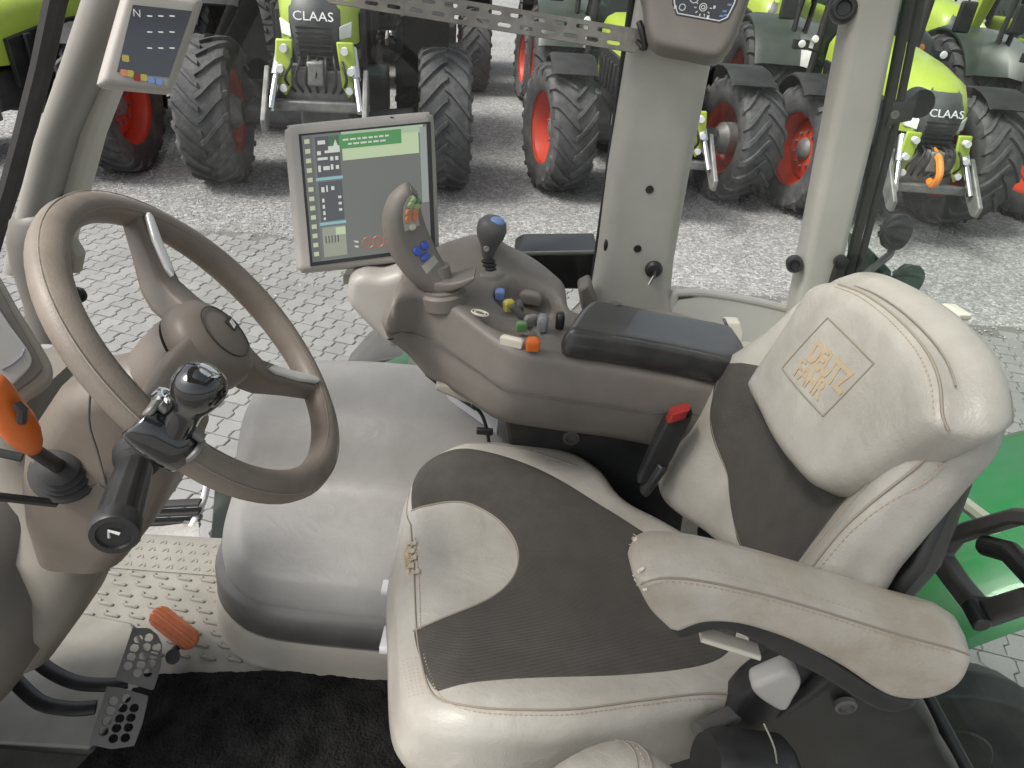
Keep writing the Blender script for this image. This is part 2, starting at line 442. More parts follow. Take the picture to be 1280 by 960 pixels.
# joint sand below the paving stones
m = MB()
xs = [-9+i*.2 for i in range(91)]
for a, b in zip(xs, xs[1:]):
    m.face([(a, -4, GZ+.004), (b, -4, GZ+.004), (b, pav_edge(b)+.05, GZ+.004), (a, pav_edge(a)+.05, GZ+.004)])
SAND = mat('joint_sand', (.135, .13, .118), .95, (.17, .165, .15), 3, bump=.4, bscale=200)
tag(m.build('joint_sand', SAND, smooth=False, merge=.001), kind='structure')
# interlocking double-T paving stones, one mesh
def paving():
    W, L_, a = .140, .172, .0145
    yaw = R(-14); c, s = math.cos(yaw), math.sin(yaw)
    vs, fs = [], []
    def wave(t):
        t %= 1.
        if t < .30: return 1.
        if t < .42: return 1-2*(t-.30)/.12
        if t < .80: return -1. if t > .42 else 0
        if t < .92: return -1+2*(t-.80)/.12
        return 1.
    T = [0, .30, .42, .80, .92]
    rnd = random.Random(3)
    for i in range(-74, 76):
        off = (i % 2)*.5
        for j in range(-36, 62):
            cx, cy = i*W, j*L_
            sg = 1 if i % 2 == 0 else -1
            # shared boundary curves: right edge of column i uses wave(y), left edge its mirror
            ys = sorted(set([0., 1.]+[((t-(0 if sg > 0 else .5)+.11) % 1.) for t in T]))
            def wd(t): return wave(t-.11+(0 if sg > 0 else .5))*sg*1.0
            X, Y = cx*c-(cy+.1)*s, cx*s+(cy+.1)*c
            if not (-8.5 < X < 8 and -1.5 < Y < 8.3): continue
            if Y > pav_edge(X)-.12: continue
            if X > -.9 and X < .7 and Y < 1.4: continue
            g = .0035
            poly = []
            for t in ys: poly.append((W/2+a*sg*wave(t-.11)-g, min(max(t, .018), .982)*L_))
            for t in ys[::-1]: poly.append((-(W/2)-a*sg*wave(t-.11)+g, min(max(t, .018), .982)*L_))
            oy = 0 
            dz = rnd.uniform(-.0025, .0025); tx, ty = rnd.uniform(-.012, .012), rnd.uniform(-.012, .012)
            mx_ = sum(p[0] for p in poly)/len(poly); my_ = sum(p[1] for p in poly)/len(poly)
            b0 = len(vs); n = len(poly)
            for zz, sh in ((-.02, 0), (.007, 0), (.012, .006)):
                for (px, py) in poly:
                    qx = px-(sh*(1 if px > mx_ else -1)); qy = py-(sh*(1 if py > my_ else -1) if abs(py-my_) > L_*.45 else 0)
                    wx, wy = cx+qx, cy+qy+oy
                    vs.append((wx*c-wy*s, wx*s+wy*c, GZ+.004+zz+dz+(tx*px+ty*py if zz > 0 else 0)))
            for k in range(2):
                for q in range(n): fs.append((b0+k*n+q, b0+k*n+(q+1) % n, b0+(k+1)*n+(q+1) % n, b0+(k+1)*n+q))
            fs.append(tuple(b0+2*n+q for q in range(n)))
    me = bpy.data.meshes.new('pavement'); me.from_pydata(vs, [], fs); me.update()
    me.materials.append(paver_material('concrete_pavers', (.22, .218, .211), (.265, .263, .256), (.18, .177, .17)))
    o = bpy.data.objects.new('pavement', me); COL.objects.link(o); tag(o, kind='structure')
paving()
# loose gravel stones
def stones():
    bm = bmesh.new(); bmesh.ops.create_icosphere(bm, subdivisions=1, radius=1)
    base = np.array([v.co[:] for v in bm.verts]); fac = [[v.index for v in f.verts] for f in bm.faces]; bm.free()
    rng = np.random.default_rng(5); VS, FS = [], []; k = 0
    n = 0
    while n < 22000:
        y = rng.uniform(5.2, 15); x = rng.uniform(-.75, .85)*y
        if rng.random() > (8.0/y)**2*1.05: continue
        e = pav_edge(x)
        if y < e and rng.random() > math.exp(-(e-y)/.45)*.6: continue
        r = rng.uniform(.006, .015); s = np.array([1, rng.uniform(.6, 1), rng.uniform(.45, .8)])*r
        an = rng.uniform(0, 6.28); ca, sa = math.cos(an), math.sin(an)
        b = base*(1+rng.uniform(-.22, .22, (len(base), 1)))*s
        b = np.c_[b[:, 0]*ca-b[:, 1]*sa, b[:, 0]*sa+b[:, 1]*ca, b[:, 2]]+np.array([x, y, GZ+r*.3+(.012 if y < e else 0)])
        VS.append(b); FS += [[q+k for q in f] for f in fac]; k += len(base); n += 1
    me = bpy.data.meshes.new('gravel'); me.from_pydata(np.concatenate(VS).tolist(), [], FS); me.update()
    m = bpy.data.materials.new('loose_stone'); m.use_nodes = True; N = m.node_tree.nodes; g = N.new('ShaderNodeNewGeometry'); r = N.new('ShaderNodeValToRGB')
    e = r.color_ramp.elements; e[0].color = (.20, .197, .192, 1); e[1].color = (.47, .466, .458, 1); q = e.new(.5); q.color = (.30, .297, .29, 1)
    m.node_tree.links.new(g.outputs['Random Per Island'], r.inputs[0]); m.node_tree.links.new(r.outputs[0], N['Principled BSDF'].inputs['Base Color']); N['Principled BSDF'].inputs['Roughness'].default_value = .9
    me.materials.append(m); o = bpy.data.objects.new('gravel', me); COL.objects.link(o); tag(o, kind='stuff')
stones()

# ================================================================== tractors outside
MUDG = mat('mudguard_dark_green', (.022, .035, .024), .35, (.035, .045, .035), 5)
def tyre_mb(Rr, W, rim, nl=20):
    m = MB(); h = .045*Rr/.8
    hw = W/2
    prof = [(rim, -hw*.86), (rim+.03, -hw*.93), (rim+(Rr-rim)*.5, -hw*1.04), (Rr-.09, -hw*1.0), (Rr-h-.012, -hw*.86), (Rr-h, -hw*.6), (Rr-h+.006, 0), (Rr-h, hw*.6), (Rr-h-.012, hw*.86), (Rr-.09, hw*1.0), (rim+(Rr-rim)*.5, hw*1.04), (rim+.03, hw*.93), (rim, hw*.86)]
    m.lathe(prof, (0, 0, 0), (1, 0, 0), 72, cap=False)
    lw = .030*Rr/.8*1.15
    for sd in (-1, 1):
        for k in range(nl):
            a0 = 2*math.pi*(k+(.5 if sd > 0 else 0))/nl
            rings = []
            for i, (w, lag, rr, hh, wm) in enumerate(((-.05, 0, Rr-h-.004, h*.95, 1.), (.2, .055, Rr-h-.004, h, 1.), (.45, .135, Rr-h-.006, h, 1.05), (.7, .215, Rr-h-.012, h, 1.15), (.92, .28, Rr-h-.02, h*.9, 1.3), (1.035, .315, Rr-.085, .035, 1.35), (1.03, .33, Rr-.16, .012, 1.3))):
                a = a0-lag*(.8/Rr)**.5*1.25; x = sd*w*hw; da = lw*wm/Rr
                def pt(rad, aa): return V((x, rad*math.sin(aa), rad*math.cos(aa)))
                if w > 1: 
                    rings.append([V((x-sd*.03, rr*math.sin(a-da), rr*math.cos(a-da))), V((x-sd*.03, rr*math.sin(a+da), rr*math.cos(a+da))), V((x+sd*hh*.45, rr*math.sin(a+da*.7), rr*math.cos(a+da*.7))), V((x+sd*hh*.45, rr*math.sin(a-da*.7), rr*math.cos(a-da*.7)))])
                else:
                    rings.append([pt(rr, a-da), pt(rr, a+da), pt(rr+hh, a+da*.72), pt(rr+hh, a-da*.72)])
            m.loft(rings)
    return m
def wheel(parent, loc, Rr, W, rim, side, cache={}):
    w = node('wheel', parent, loc)
    if (Rr, 't') not in cache:
        tyre = tyre_mb(Rr, W, rim).build('tyre', TYRE, ang=28)
        m = MB()
        for s in (-1, 1):
            m.lathe([(rim+.012, s*W*.44), (rim+.02, s*W*.40), (rim-.02, s*W*.36), (rim-.05, s*W*.2), (rim-.06, 0)], (0, 0, 0), (1, 0, 0), 48, cap=False)
        m.lathe([(rim-.05, -.02), (rim*.8, .03), (rim*.5, .05), (rim*.32, .06), (.02, .06)], (0, 0, 0), (1, 0, 0), 48, cap=False)
        rimo = m.build('rim', RIMR)
        m = MB(); m.lathe([(.14, .03), (.14, .07), (.11, .10), (.08, .12), (.0, .125)], (0, 0, 0), (1, 0, 0), 24)
        m.lathe([(.2, -.02), (.2, -.2), (.12, -.3)], (0, 0, 0), (1, 0, 0), 24)
        for k in range(10):
            a = k*math.pi/5; m.cyl((.05, .21*math.sin(a), .21*math.cos(a)), (.085, .21*math.sin(a), .21*math.cos(a)), .018, n=8)
        hubo = m.build('hub', CAST)
        for o in (tyre, rimo, hubo): o.parent = w
        cache[(Rr, 't')] = (tyre.data, rimo.data, hubo.data)
    else:
        for nm, d in zip(('tyre', 'rim', 'hub'), cache[(Rr, 't')]):
            o = bpy.data.objects.new(nm, d); COL.objects.link(o); o.parent = w
    if side < 0: w.rotation_euler = (0, 0, math.pi)
    w.rotation_euler.x = random.uniform(0, 6)
    return w
def make_tractor():
    t = thing('tractor', '', 'tractor')
    RF, RB = .78, .98
    for s in (-1, 1):
        w = wheel(t, (s*1.08, 0, RF), RF, .54, .44, s); w['fw'] = s
        wheel(t, (s*1.02, 2.95, RB), RB, .66, .56, s)
    # chassis and front axle
    m = MB(); m.box((0, .9, .95), (.5, 3.2, .42)); m.box((0, 3.0, .95), (.8, .9, .6)); m.tube([(-.95, 0, RF), (-.3, 0, RF-.06), (.3, 0, RF-.06), (.95, 0, RF)], [.13, .12, .12, .13], 12)
    m.box((.42, 1.7, .75), (.35, .9, .55)); m.box((-.42, 1.7, .75), (.35, .9, .55))
    m.build('chassis', TGREY, t, bevel=.03)
    # hood
    def ring(y, w, zt, zb, r): 
        pts = []
        for q in ((-w/2, zb), (-w/2, zt-r), (-w/2+r*.35, zt-r*.35), (-w/2+r, zt), (0, zt+.02), (w/2-r, zt), (w/2-r*.35, zt-r*.35), (w/2, zt-r), (w/2, zb)): pts.append(V((q[0], y, q[1])))
        return pts
    m = MB(); m.loft([ring(-1.02, .50, 1.58, 1.28, .18), ring(-.94, .62, 1.72, 1.26, .2), ring(-.75, .72, 1.82, 1.24, .2), ring(-.2, .82, 1.90, 1.22, .18), ring(.6, .9, 1.97, 1.2, .17), ring(1.55, .98, 2.02, 1.2, .16)])
    hood = m.build('hood', LIME, t, ang=40)
    # dark side grilles and nose
    m = MB()
    for s in (-1, 1):
        m.prism([(s*.45, -.55, 1.0), (s*.45, 1.5, 1.0), (s*.52, 1.5, 1.66), (s*.47, .2, 1.62), (s*.44, -.55, 1.5)], (-s*.06, 0, 0))
        for k in range(7): m.box((s*.49, -.3+k*.26, 1.36), (.04, .10, .36))
    m.build('side_grille', TBLACK, t, bevel=.01)
    m = MB()
    def nr(z, y, w): return [V((-w/2, y+.09, z)), V((-w/2*.7, y+.015, z)), V((0, y, z)), V((w/2*.7, y+.015, z)), V((w/2, y+.09, z)), V((w/2, y+.2, z)), V((-w/2, y+.2, z))]
    m.loft([nr(.98, -.98, .40), nr(1.2, -1.09, .44), nr(1.42, -1.12, .48), nr(1.56, -1.06, .48), nr(1.68, -.99, .44), nr(1.77, -.86, .36)])
    g = m.build('grille', TGREY, t, ang=40)
    m = MB()
    for k in range(9): m.box((0, -1.105-.012*min(k, 8-k)*.4, 1.02+k*.048), (.34, .03, .016))
    m.build('grille_bar', TBLACK, t)
    m = text_mesh('CLAAS', .115, .004)
    bmesh.ops.transform(m.bm, matrix=Matrix.Translation((0, -1.118, 1.5)) @ Matrix.Rotation(R(72), 4, 'X') @ Matrix.Diagonal((1.1, 1, 1, 1)), verts=m.bm.verts)
    m.build('lettering', WHITEP, t, smooth=False)
    for s in (-1, 1):
        m = MB(); m.prism([(s*.22, -1.05, 1.30), (s*.33, -.95, 1.32), (s*.34, -.93, 1.46), (s*.23, -1.05, 1.42)], (0, .05, 0)); m.build('headlight', LAMPL, t, bevel=.01)
    # front linkage
    m = MB(); m.box((0, -.95, .86), (.62, .35, .36)); m.box((0, -1.16, 1.02), (.16, .2, .22)); m.box((0, -1.2, .72), (.9, .1, .1))
    m.cyl((-.5, -1.2, .72), (.5, -1.2, .72), .04); m.build('hitch_frame', CAST, t, bevel=.02)
    for s in (-1, 1):
        m = MB(); m.prism([(s*.44, -1.0, 1.02), (s*.44, -1.12, 1.06), (s*.44, -1.62, .66), (s*.44, -1.6, .54), (s*.44, -1.5, .54), (s*.44, -1.02, .84)], (s*.05, 0, 0)); m.build('lower_link', CAST, t, bevel=.012)
        m = MB(); m.cyl((s*.33, -1.0, 1.22), (s*.42, -1.42, .72), .035); m.cyl((s*.33, -1.0, 1.22), (s*.37, -1.2, .98), .055); m.build('lift_ram', CHROME, t)
        m = MB(); m.prism([(s*.2, -1.16, 1.3), (s*.36, -1.14, 1.3), (s*.40, -1.2, .9), (s*.30, -1.22, .8), (s*.24, -1.2, .9)], (0, .04, 0))
        b = m.build('link_plate', LIME, t, bevel=.015)
        for q in ((.28, 1.23), (.33, 1.05), (.31, .88)):
            m = MB(); m.cyl((s*q[0], -1.17, q[1]), (s*q[0], -1.25, q[1]), .035, n=12); m.build('bolt', WHITEP, b)
    m = MB(); m.tube(spline([(0, -1.12, 1.12), (0, -1.3, 1.06), (0, -1.42, .92), (.0, -1.36, .8), (0, -1.26, .82)], 5), .04, 8); m.build('hook', AMBER, t)
    # hoses in front
    m = MB()
    for k in range(7):
        x = -.24+k*.08; m.tube(spline([(x, -1.06, 1.16), (x+.02, -1.22, 1.1+.02*(k % 3)), (x*1.2, -1.24, .96), (x*.8, -1.08, .8)], 5), .014, 6)
    m.build('hydraulic_hose', TBLACK, t)
    # front mudguards
    for s in (-1, 1):
        m = MB(); rings = []
        for k in range(13):
            a = R(-35+k*11.5); r_ = RF+.10
            rings.append([V((s*x, r_*math.sin(a)+dz*math.sin(a), RF+(r_+dz)*math.cos(a))) for x, dz in ((.80, -.02), (.84, 0), (1.3, 0), (1.35, -.025), (1.35, -.045), (1.3, -.02), (.84, -.02))])
        m.loft(rings); m.build('front_mudguard', TBLACK, t, ang=50)
    # cab
    m = MB()
    zt, zb = 3.0, 1.18
    cor = [(-.66, 1.55, -.52, 1.72), (.66, 1.55, .52, 1.72), (.80, 3.2, .70, 3.1), (-.80, 3.2, -.70, 3.1)]
    for a, b, c, d in cor: m.tube([(a, b, zb), ((a+c)/2*1.03, (b+d)/2, (zt+zb)/2), (c, d, zt)], .055, 10)
    for i in range(4):
        a, b = cor[i], cor[(i+1) % 4]; m.tube([(a[0], a[1], zb), (b[0], b[1], zb)], .06, 8); m.tube([(a[2], a[3], zt), (b[2], b[3], zt)], .05, 8)
    for s in (-1, 1): m.tube([(s*.78, 2.35, zb), (s*.75, 2.4, 2.1), (s*.66, 2.42, zt)], .04, 8)
    cab = m.build('cab', TBLACK, t)
    def pane(pts, nm='window'):
        m = MB(); m.face(pts); return m.build(nm, TGLASS, t, smooth=False)
    C = [V((c[0], c[1], zb)) for c in cor]; T_ = [V((c[2], c[3], zt)) for c in cor]
    for i, nm in enumerate(('windscreen', 'window', 'rear_window', 'window')):
        j = (i+1) % 4; pane([C[i], C[j], T_[j], T_[i]], nm)
    m = MB(); m.box((0, 2.4, 3.1), (1.5, 1.65, .18)); m.build('roof', TGREY, t, bevel=.06, seg=3)
    m = MB(); m.box((0, 2.65, 1.5), (.5, .5, .14)); m.box((0, 2.95, 1.9), (.48, .12, .75)); m.build('seat', TGREY, t, bevel=.05)
    m = MB(); m.box((0, 1.95, 1.35), (.25, .3, .5)); m.lathe([(.2, 0), (.22, .02), (.2, .04)], (0, 2.1, 1.75), (0, .5, .8), 24, cap=False); m.build('steering_wheel', TBLACK, t)
    for s in (-1, 1): m = MB(); m.prism([(s*.62, 3.22, 1.25), (s*.84, 3.22, 1.25), (s*.84, 2.95, 2.9), (s*.70, 2.95, 2.9)], (0, .12, 0)); m.build('cab_pillar_cover', LIME, t, bevel=.02)
    # rear mudguards
    for s in (-1, 1):
        m = MB(); rings = []
        for k in range(13):
            a = R(-62+k*10.5); r_ = RB+.12
            rings.append([V((s*x, 2.95+(r_+dz)*math.sin(a), RB+(r_+dz)*math.cos(a))) for x, dz in ((.62, 0), (1.2, 0), (1.32, -.04), (1.32, -.07), (1.2, -.03), (.62, -.03))])
        m.loft(rings); m.build('rear_mudguard', MUDG, t, ang=50)
    # exhaust, mirrors, lamps, wiper
    m = MB(); m.cyl((.60, 1.45, 1.3), (.60, 1.45, 2.9), .075); m.build('exhaust', TBLACK, t)
    for s in (-1, 1):
        m = MB(); m.tube([(s*.55, 1.68, 2.7), (s*1.15, 1.5, 2.62), (s*1.15, 1.5, 2.2)], .018, 8); a = m.build('mirror_arm', TBLACK, t)
        m = MB(); m.box((s*1.17, 1.5, 2.3), (.22, .07, .38)); m.build('mirror', TBLACK, t, bevel=.03, seg=3)
        m = MB(); m.tube([(s*.64, 1.5, 1.75), (s*.9, 1.35, 1.8)], .018, 8); m.box((s*.95, 1.32, 1.84), (.2, .1, .12)); b = m.build('front_lamp', TBLACK, t, bevel=.02)
        m = MB(); m.lathe([(.05, 0), (.045, .012), (0, .018)], (s*.95, 1.27, 1.85), (0, -1, 0), 16); m.build('lamp_lens', LAMPL, b)
        m = MB(); m.lathe([(.05, 0), (.04, .02), (0, .025)], (s*.72, 1.48, 1.9), (0, -1, .1), 16); m.build('indicator', AMBER if s > 0 else LAMPL, t)
        m = MB()
        for k in range(3): m.box((s*.95, 1.75, .5+k*.3), (.32, .36, .03))
        m.box((s*.82, 1.58, .85), (.02, .02, .75)); m.box((s*.82, 1.92, .85), (.02, .02, .75)); m.build('step', TBLACK, t)
    m = MB(); m.tube([(-.4, 1.5, 1.62), (.1, 1.58, 2.15)], .012, 6); m.build('wiper', TBLACK, t)
    return t
def wheels_of(t): return [c for c in t.children if c.name.split('.')[0] == 'wheel']
proto = make_tractor()
GRP = 'lime tractors parked in a row on the gravel'
def put(first, fl, fr, steer, label, rear=None, scale=1., heading=None, group=GRP):
    t = proto if first else copy_tree(proto)
    fl, fr = V(fl), V(fr); ax = (fr-fl); c = (fl+fr)/2
    h = math.atan2(ax.y, ax.x) if heading is None else heading
    t.location = (c.x, c.y, GZ); t.rotation_euler = (0, 0, h); t.scale = (scale,)*3
    for w in [x for x in wheels_of(t) if x.get('fw')]:
        s = w['fw']; tr = min(1.3, ax.length/2/scale); w.location.x = s*tr
        w.rotation_euler.z = steer+(math.pi if s < 0 else 0)
    t['label'] = label; t['group'] = group
    return t
g = lambda px, py: P(px, py, z=GZ)
put(True, g(690, 232), g(905, 250), R(12), 'lime tractor behind the cab side window, front wheels beside the pale window pillar', heading=R(5))
tA = put(False, g(290, 217), g(552, 240), R(0), 'lime tractor standing behind the touchscreen monitor, front hitch in view', scale=1.06, heading=R(9))
for c_ in tA.children:
    if c_.name.split('.')[0] not in ('wheel', 'chassis'): c_.location.z += .40      # the bigger model carries its bonnet higher
w0 = g(160, 212)
put(False, w0+V((-2.3, .15, 0)), w0, R(4), 'lime tractor at the far left end of the row, partly behind the windscreen pillar')
put(False, g(990, 262), g(1168, 275), R(14), 'lime tractor with amber hook seen past the rear corner pillar', heading=R(0))
w1 = g(1275, 270)
put(False, w1, w1+V((2.25, .2, 0)), R(10), 'lime tractor cut off by the right picture edge, seen through dusty rear glass')
for tt in [o for o in COL.objects if o.get('category') == 'tractor']:
    if 'amber hook' not in tt['label']:
        for c_ in [c for c in tt.children if c.name.split('.')[0] == 'hook']: bpy.data.objects.remove(c_)
proto = tA
G2 = 'lime tractors in the second row behind'
for i, (x, y, lb) in enumerate(((-5.6, 15.6, 'lime tractor of the second row, farthest left behind the windscreen pillar'), (-2.4, 16.0, 'lime tractor of the second row behind the perforated rail end'), (1.0, 15.4, 'lime tractor of the second row, red rim visible under the perforated rail'), (4.3, 15.8, 'lime tractor of the second row behind the two side pillars'), (7.6, 15.9, 'lime tractor of the second row, farthest right behind the dusty glass'))):
    put(False, (x-1.08, y, 0), (x+1.08, y+.1, 0), R(8), lb, group=G2)
# ================================================================== driver's seat
SEAT = thing('driver_seat', 'worn beige leather driver seat with dark fabric centre panels', 'seat', (.15, .8, 0))
def sm(a, b, x):
    t = min(1, max(0, (x-a)/(b-a))); return t*t*(3-2*t)
# --- cushion
cO = V((.13, .83, .5)); cA = V((.995, .10, 0)).normalized(); cB = V((-cA.y, cA.x, 0))
def cush_h(u, v):
    side = sm(.15, .25, abs(v+.005))*.016
    front = -.030*sm(-.17, -.30, u)
    dip = -.022*math.exp(-((u-.08)/.16)**2-((v)/.16)**2)
    return side+front+dip+.006*math.sin(u*21+v*9)*math.sin(v*17)*.35
cush = Pad(cO, cA, cB, cush_h, .034)
cush.outline([(500, 640), (512, 590), (535, 565), (600, 553), (660, 555), (715, 565), (750, 585), (780, 612), (830, 635), (880, 665), (925, 705), (985, 770), (985, 800), (975, 840), (955, 862), (930, 872), (870, 890), (800, 908), (700, 926), (600, 926), (540, 912), (510, 890), (496, 850), (492, 760), (490, 690)])
m = cush.mesh(.145, belly=.012, tuck=.03)
CUSH = m.build('seat_cushion', LEATHER, SEAT, ang=70)
FABO = [(517, 578), (530, 569), (565, 567), (620, 574), (680, 594), (740, 620), (800, 652), (860, 690), (915, 730), (925, 770), (920, 805), (900, 825), (860, 838), (780, 847), (700, 851), (620, 857), (545, 867), (533, 845), (520, 800), (516, 776), (550, 768), (590, 757), (625, 738), (645, 712), (647, 680), (628, 652), (595, 632), (560, 624), (514, 622), (513, 600)]
def chaikin(pts, keep, n=2):
    """round a closed pixel outline except at kept corners"""
    for _ in range(n):
        out = []; L_ = len(pts); nk = set()
        for i, p in enumerate(pts):
            if i in keep: nk.add(len(out)); out.append(p)
            else:
                a, b = pts[i-1], pts[(i+1) % L_]
                out.append((p[0]*.75+a[0]*.25, p[1]*.75+a[1]*.25)); out.append((p[0]*.75+b[0]*.25, p[1]*.75+b[1]*.25))
        pts, keep = out, nk
    return pts
fab = chaikin(FABO, {16, 19, 28})
cush.insert(fab, .0016, smooth=False).build('fabric_panel', FABRIC, CUSH, ang=80)
# seams round the leather tongue and along the side bolster
m = MB()
tongue = cush.line([(516, 776), (550, 768), (590, 757), (625, 738), (645, 712), (647, 680), (628, 652), (595, 632), (560, 624), (514, 622)], .0012)
m.tube(tongue, .0016, 6)
near = cush.line([(513, 640), (517, 700), (520, 770), (527, 820), (540, 868), (565, 886), (610, 896), (700, 897), (790, 884), (880, 872), (945, 868)], .0006); m.tube(near, .0016, 6)
m.tube(cush.line([(513, 640), (508, 620), (513, 590), (525, 572), (560, 561), (640, 566), (720, 590)], .0006), .0014, 6)
m.build('seam', PIPING, CUSH)
m = MB(); l2 = cush.line([(524, 780), (533, 825), (548, 870), (570, 891), (612, 902), (700, 903), (790, 889), (880, 877), (940, 873)], .0008, step=.0065); stitches(m, l2)
l3 = cush.line([(519, 660), (524, 720), (526, 780), (534, 825), (546, 862)], .0008, step=.0065); stitches(m, l3)
m.build('stitching', THREAD, CUSH)
# perforated breathing area
m = MB()
for i in range(6):
    for j in range(11):
        p = cush.uv(503+i*5.2+j*.9, 806+j*5.4+i*1.2); q = cush.at(p.x, p.y, .0003)
        m.lathe([(.0011, 0), (.0009, .0003)], q, (-.3, -.2, .9), 8)
m.build('perforation', THREAD, CUSH)
# torn front edge
m = MB(); rn = random.Random(4)
tp_ = []
for k in range(14):
    a = 2*math.pi*k/14; c_ = cush.uv(510+6.5*math.cos(a)*rn.uniform(.6, 1.2), 685+22*math.sin(a)*rn.uniform(.8, 1.15)); tp_.append((c_.x, c_.y))
m.bm.free(); m = cush.insert(tp_, .0014, px=False, smooth=False, grid=.003, edge=.002)
for v in m.bm.verts: v.co += cush.N*(noise.noise(v.co*260)*.0016+noise.noise(v.co*90)*.0014)
m.build('torn_patch', FOAM, CUSH)
m = MB()
for k in range(5):
    a = cush.uv(509+rn.uniform(0, 8), 666+k*9); p = cush.at(a.x, a.y, .0035); m.prism([p, p+V((.009, .003, .004)), p+V((.011, -.006, .002)), p+V((.001, -.007, .0))], (0, 0, .0008))
m.build('torn_flap', LEATHER_W, CUSH)
# seat frame under the cushion
m = MB(); m.box((.14, .83, .27), (.42, .40, .16)); m.box((.14, .83, .09), (.46, .42, .18)); m.box((.16, .83, .34), (.42, .42, .03))
m.build('suspension', BLACK, SEAT, bevel=.02)
# grey levers sticking out at the front of the cushion
for py, h in ((735, 26), (800, 52)):
    q = P(485, py, z=.32); m = MB(); m.loft([[V((q.x-.010+.01*k, q.y+a, q.z+b)) for a, b in rrect(.05 if h > 30 else .03, .018, .006, 3)] for k in range(3)]); m.build('adjuster_lever', WHITEP, SEAT)
# --- backrest
U = V((.245, 0, .97)).normalized(); NB = V((-.97, 0, .245)).normalized()
bO = V((.33, .80, .52)); bA = V((0, -1, 0)); bB = U        # A x B must face forward
assert bA.cross(bB).dot(NB) > .9, bA.cross(bB)
def back_h(u, v):
    s = abs(u-.0); return .045*sm(.11, .21, s)*(1-.55*sm(.18, .42, v))-.012*math.exp(-(u/.12)**2)+.01*math.exp(-((v-.05)/.07)**2)
back = Pad(bO, bA, bB, back_h, .03)
back.outline([(1000, 362), (965, 400), (925, 438), (893, 456), (868, 474), (858, 505), (852, 545), (838, 580), (833, 612), (845, 645), (875, 675), (920, 705), (985, 735), (1035, 742), (1060, 700), (1090, 650), (1125, 595), (1160, 545), (1165, 480), (1120, 400), (1050, 358)], off=.02)
BACK = back.mesh(.052, belly=.008, tuck=.008, bdir=(.97, 0, -.1)).build('backrest', LEATHER, SEAT, ang=70)
back.insert([(925, 462), (913, 510), (904, 555), (902, 600), (906, 650), (918, 690), (960, 720), (1000, 722), (1018, 678), (1046, 630), (1080, 588), (1075, 540), (1000, 470)], .0016, poff=.01).build('fabric_panel', FABRIC, BACK, ang=80)
m = MB(); m.tube(back.line([(1138, 556), (1095, 606), (1052, 661), (1022, 716)], .0005, poff=.03), .0016, 6)
m.tube(back.line([(1092, 588), (1060, 628), (1026, 685), (1010, 722)], .0005, poff=.02), .0013, 6)
m.tube(back.line([(925, 462), (913, 510), (904, 555), (902, 600), (906, 650), (918, 690)], .0005, poff=.012), .0013, 6)
m.build('seam', PIPING, BACK)
m = MB(); stitches(m, back.line([(1144, 558), (1101, 609), (1058, 664), (1028, 716)], .0006, step=.0065, poff=.03)); m.build('stitching', THREAD, BACK)
# upper pad
tO = bO+NB*.038
def top_h(u, v): return .012*math.exp(-((u)/.12)**2-((v-.28)/.14)**2)+.004*math.sin(u*30+1)*math.sin(v*26)*.4
top = Pad(tO, bA, bB, top_h, .024)
top.outline([(1016, 350), (1000, 364), (970, 415), (932, 474), (931, 490), (950, 522), (985, 578), (1006, 604), (1030, 609), (1060, 598), (1110, 566), (1160, 539), (1171, 524), (1168, 480), (1148, 432), (1110, 388), (1070, 360), (1042, 349)], k=6)
TOP = top.mesh(.052, belly=.011, tuck=.004, bdir=(.95, .0, .26)).build('upper_pad', LEATHER, SEAT, ang=70)
m = MB(); rim = top.line([(1041, 353), (1070, 364), (1108, 391), (1145, 434), (1164, 480), (1167, 532)], .0005); m.tube(rim, .0017, 6); m.tube([p-NB*.010+V((.002, -.005, .006)) for p in rim[2:-8]], .0010, 6)
m.build('seam', PIPING, TOP)
m = MB(); stitches(m, top.line([(1040, 357), (1068, 368), (1104, 395), (1140, 437), (1159, 482), (1162, 528)], .0006, step=.0065)); m.build('stitching', THREAD, TOP)
# stitched square and lettering
SQ = [(1038, 398), (1095, 455), (1035, 522), (983, 462)]
m = MB()
for i in range(4):
    l = top.line([SQ[i], SQ[(i+1) % 4]], .0004, smooth=False); m.tube(l, .0012, 6)
m.build('stitched_square', PIPING, TOP)
def on_pad(pad, mesh, c_px, w_px, name, material, parent, size, stretch=1., off=.0004):
    c = pad.uv(*c_px); d = (pad.uv(*w_px)-c).normalized(); nrm = V((-d.y, d.x))
    if nrm.y < 0: nrm = -nrm
    bmesh.ops.subdivide_edges(mesh.bm, edges=[e for e in mesh.bm.edges if e.calc_length() > size*.3], cuts=2)
    for v in mesh.bm.verts:
        p = c+d*v.co.x*stretch+nrm*v.co.y; v.co = pad.at(p.x, p.y, off+v.co.z, d=pad.r)
    return mesh.build(name, material, parent, smooth=False)
on_pad(top, text_mesh('DEUTZ', .040, .0006, .035), (1039, 460), (1069, 491), 'lettering', EMBO, TOP, .04, .82)
on_pad(top, text_mesh('FAHR', .036, .0006, .022), (1018, 476), (1047, 507), 'lettering', EMBO, TOP, .04, .92)
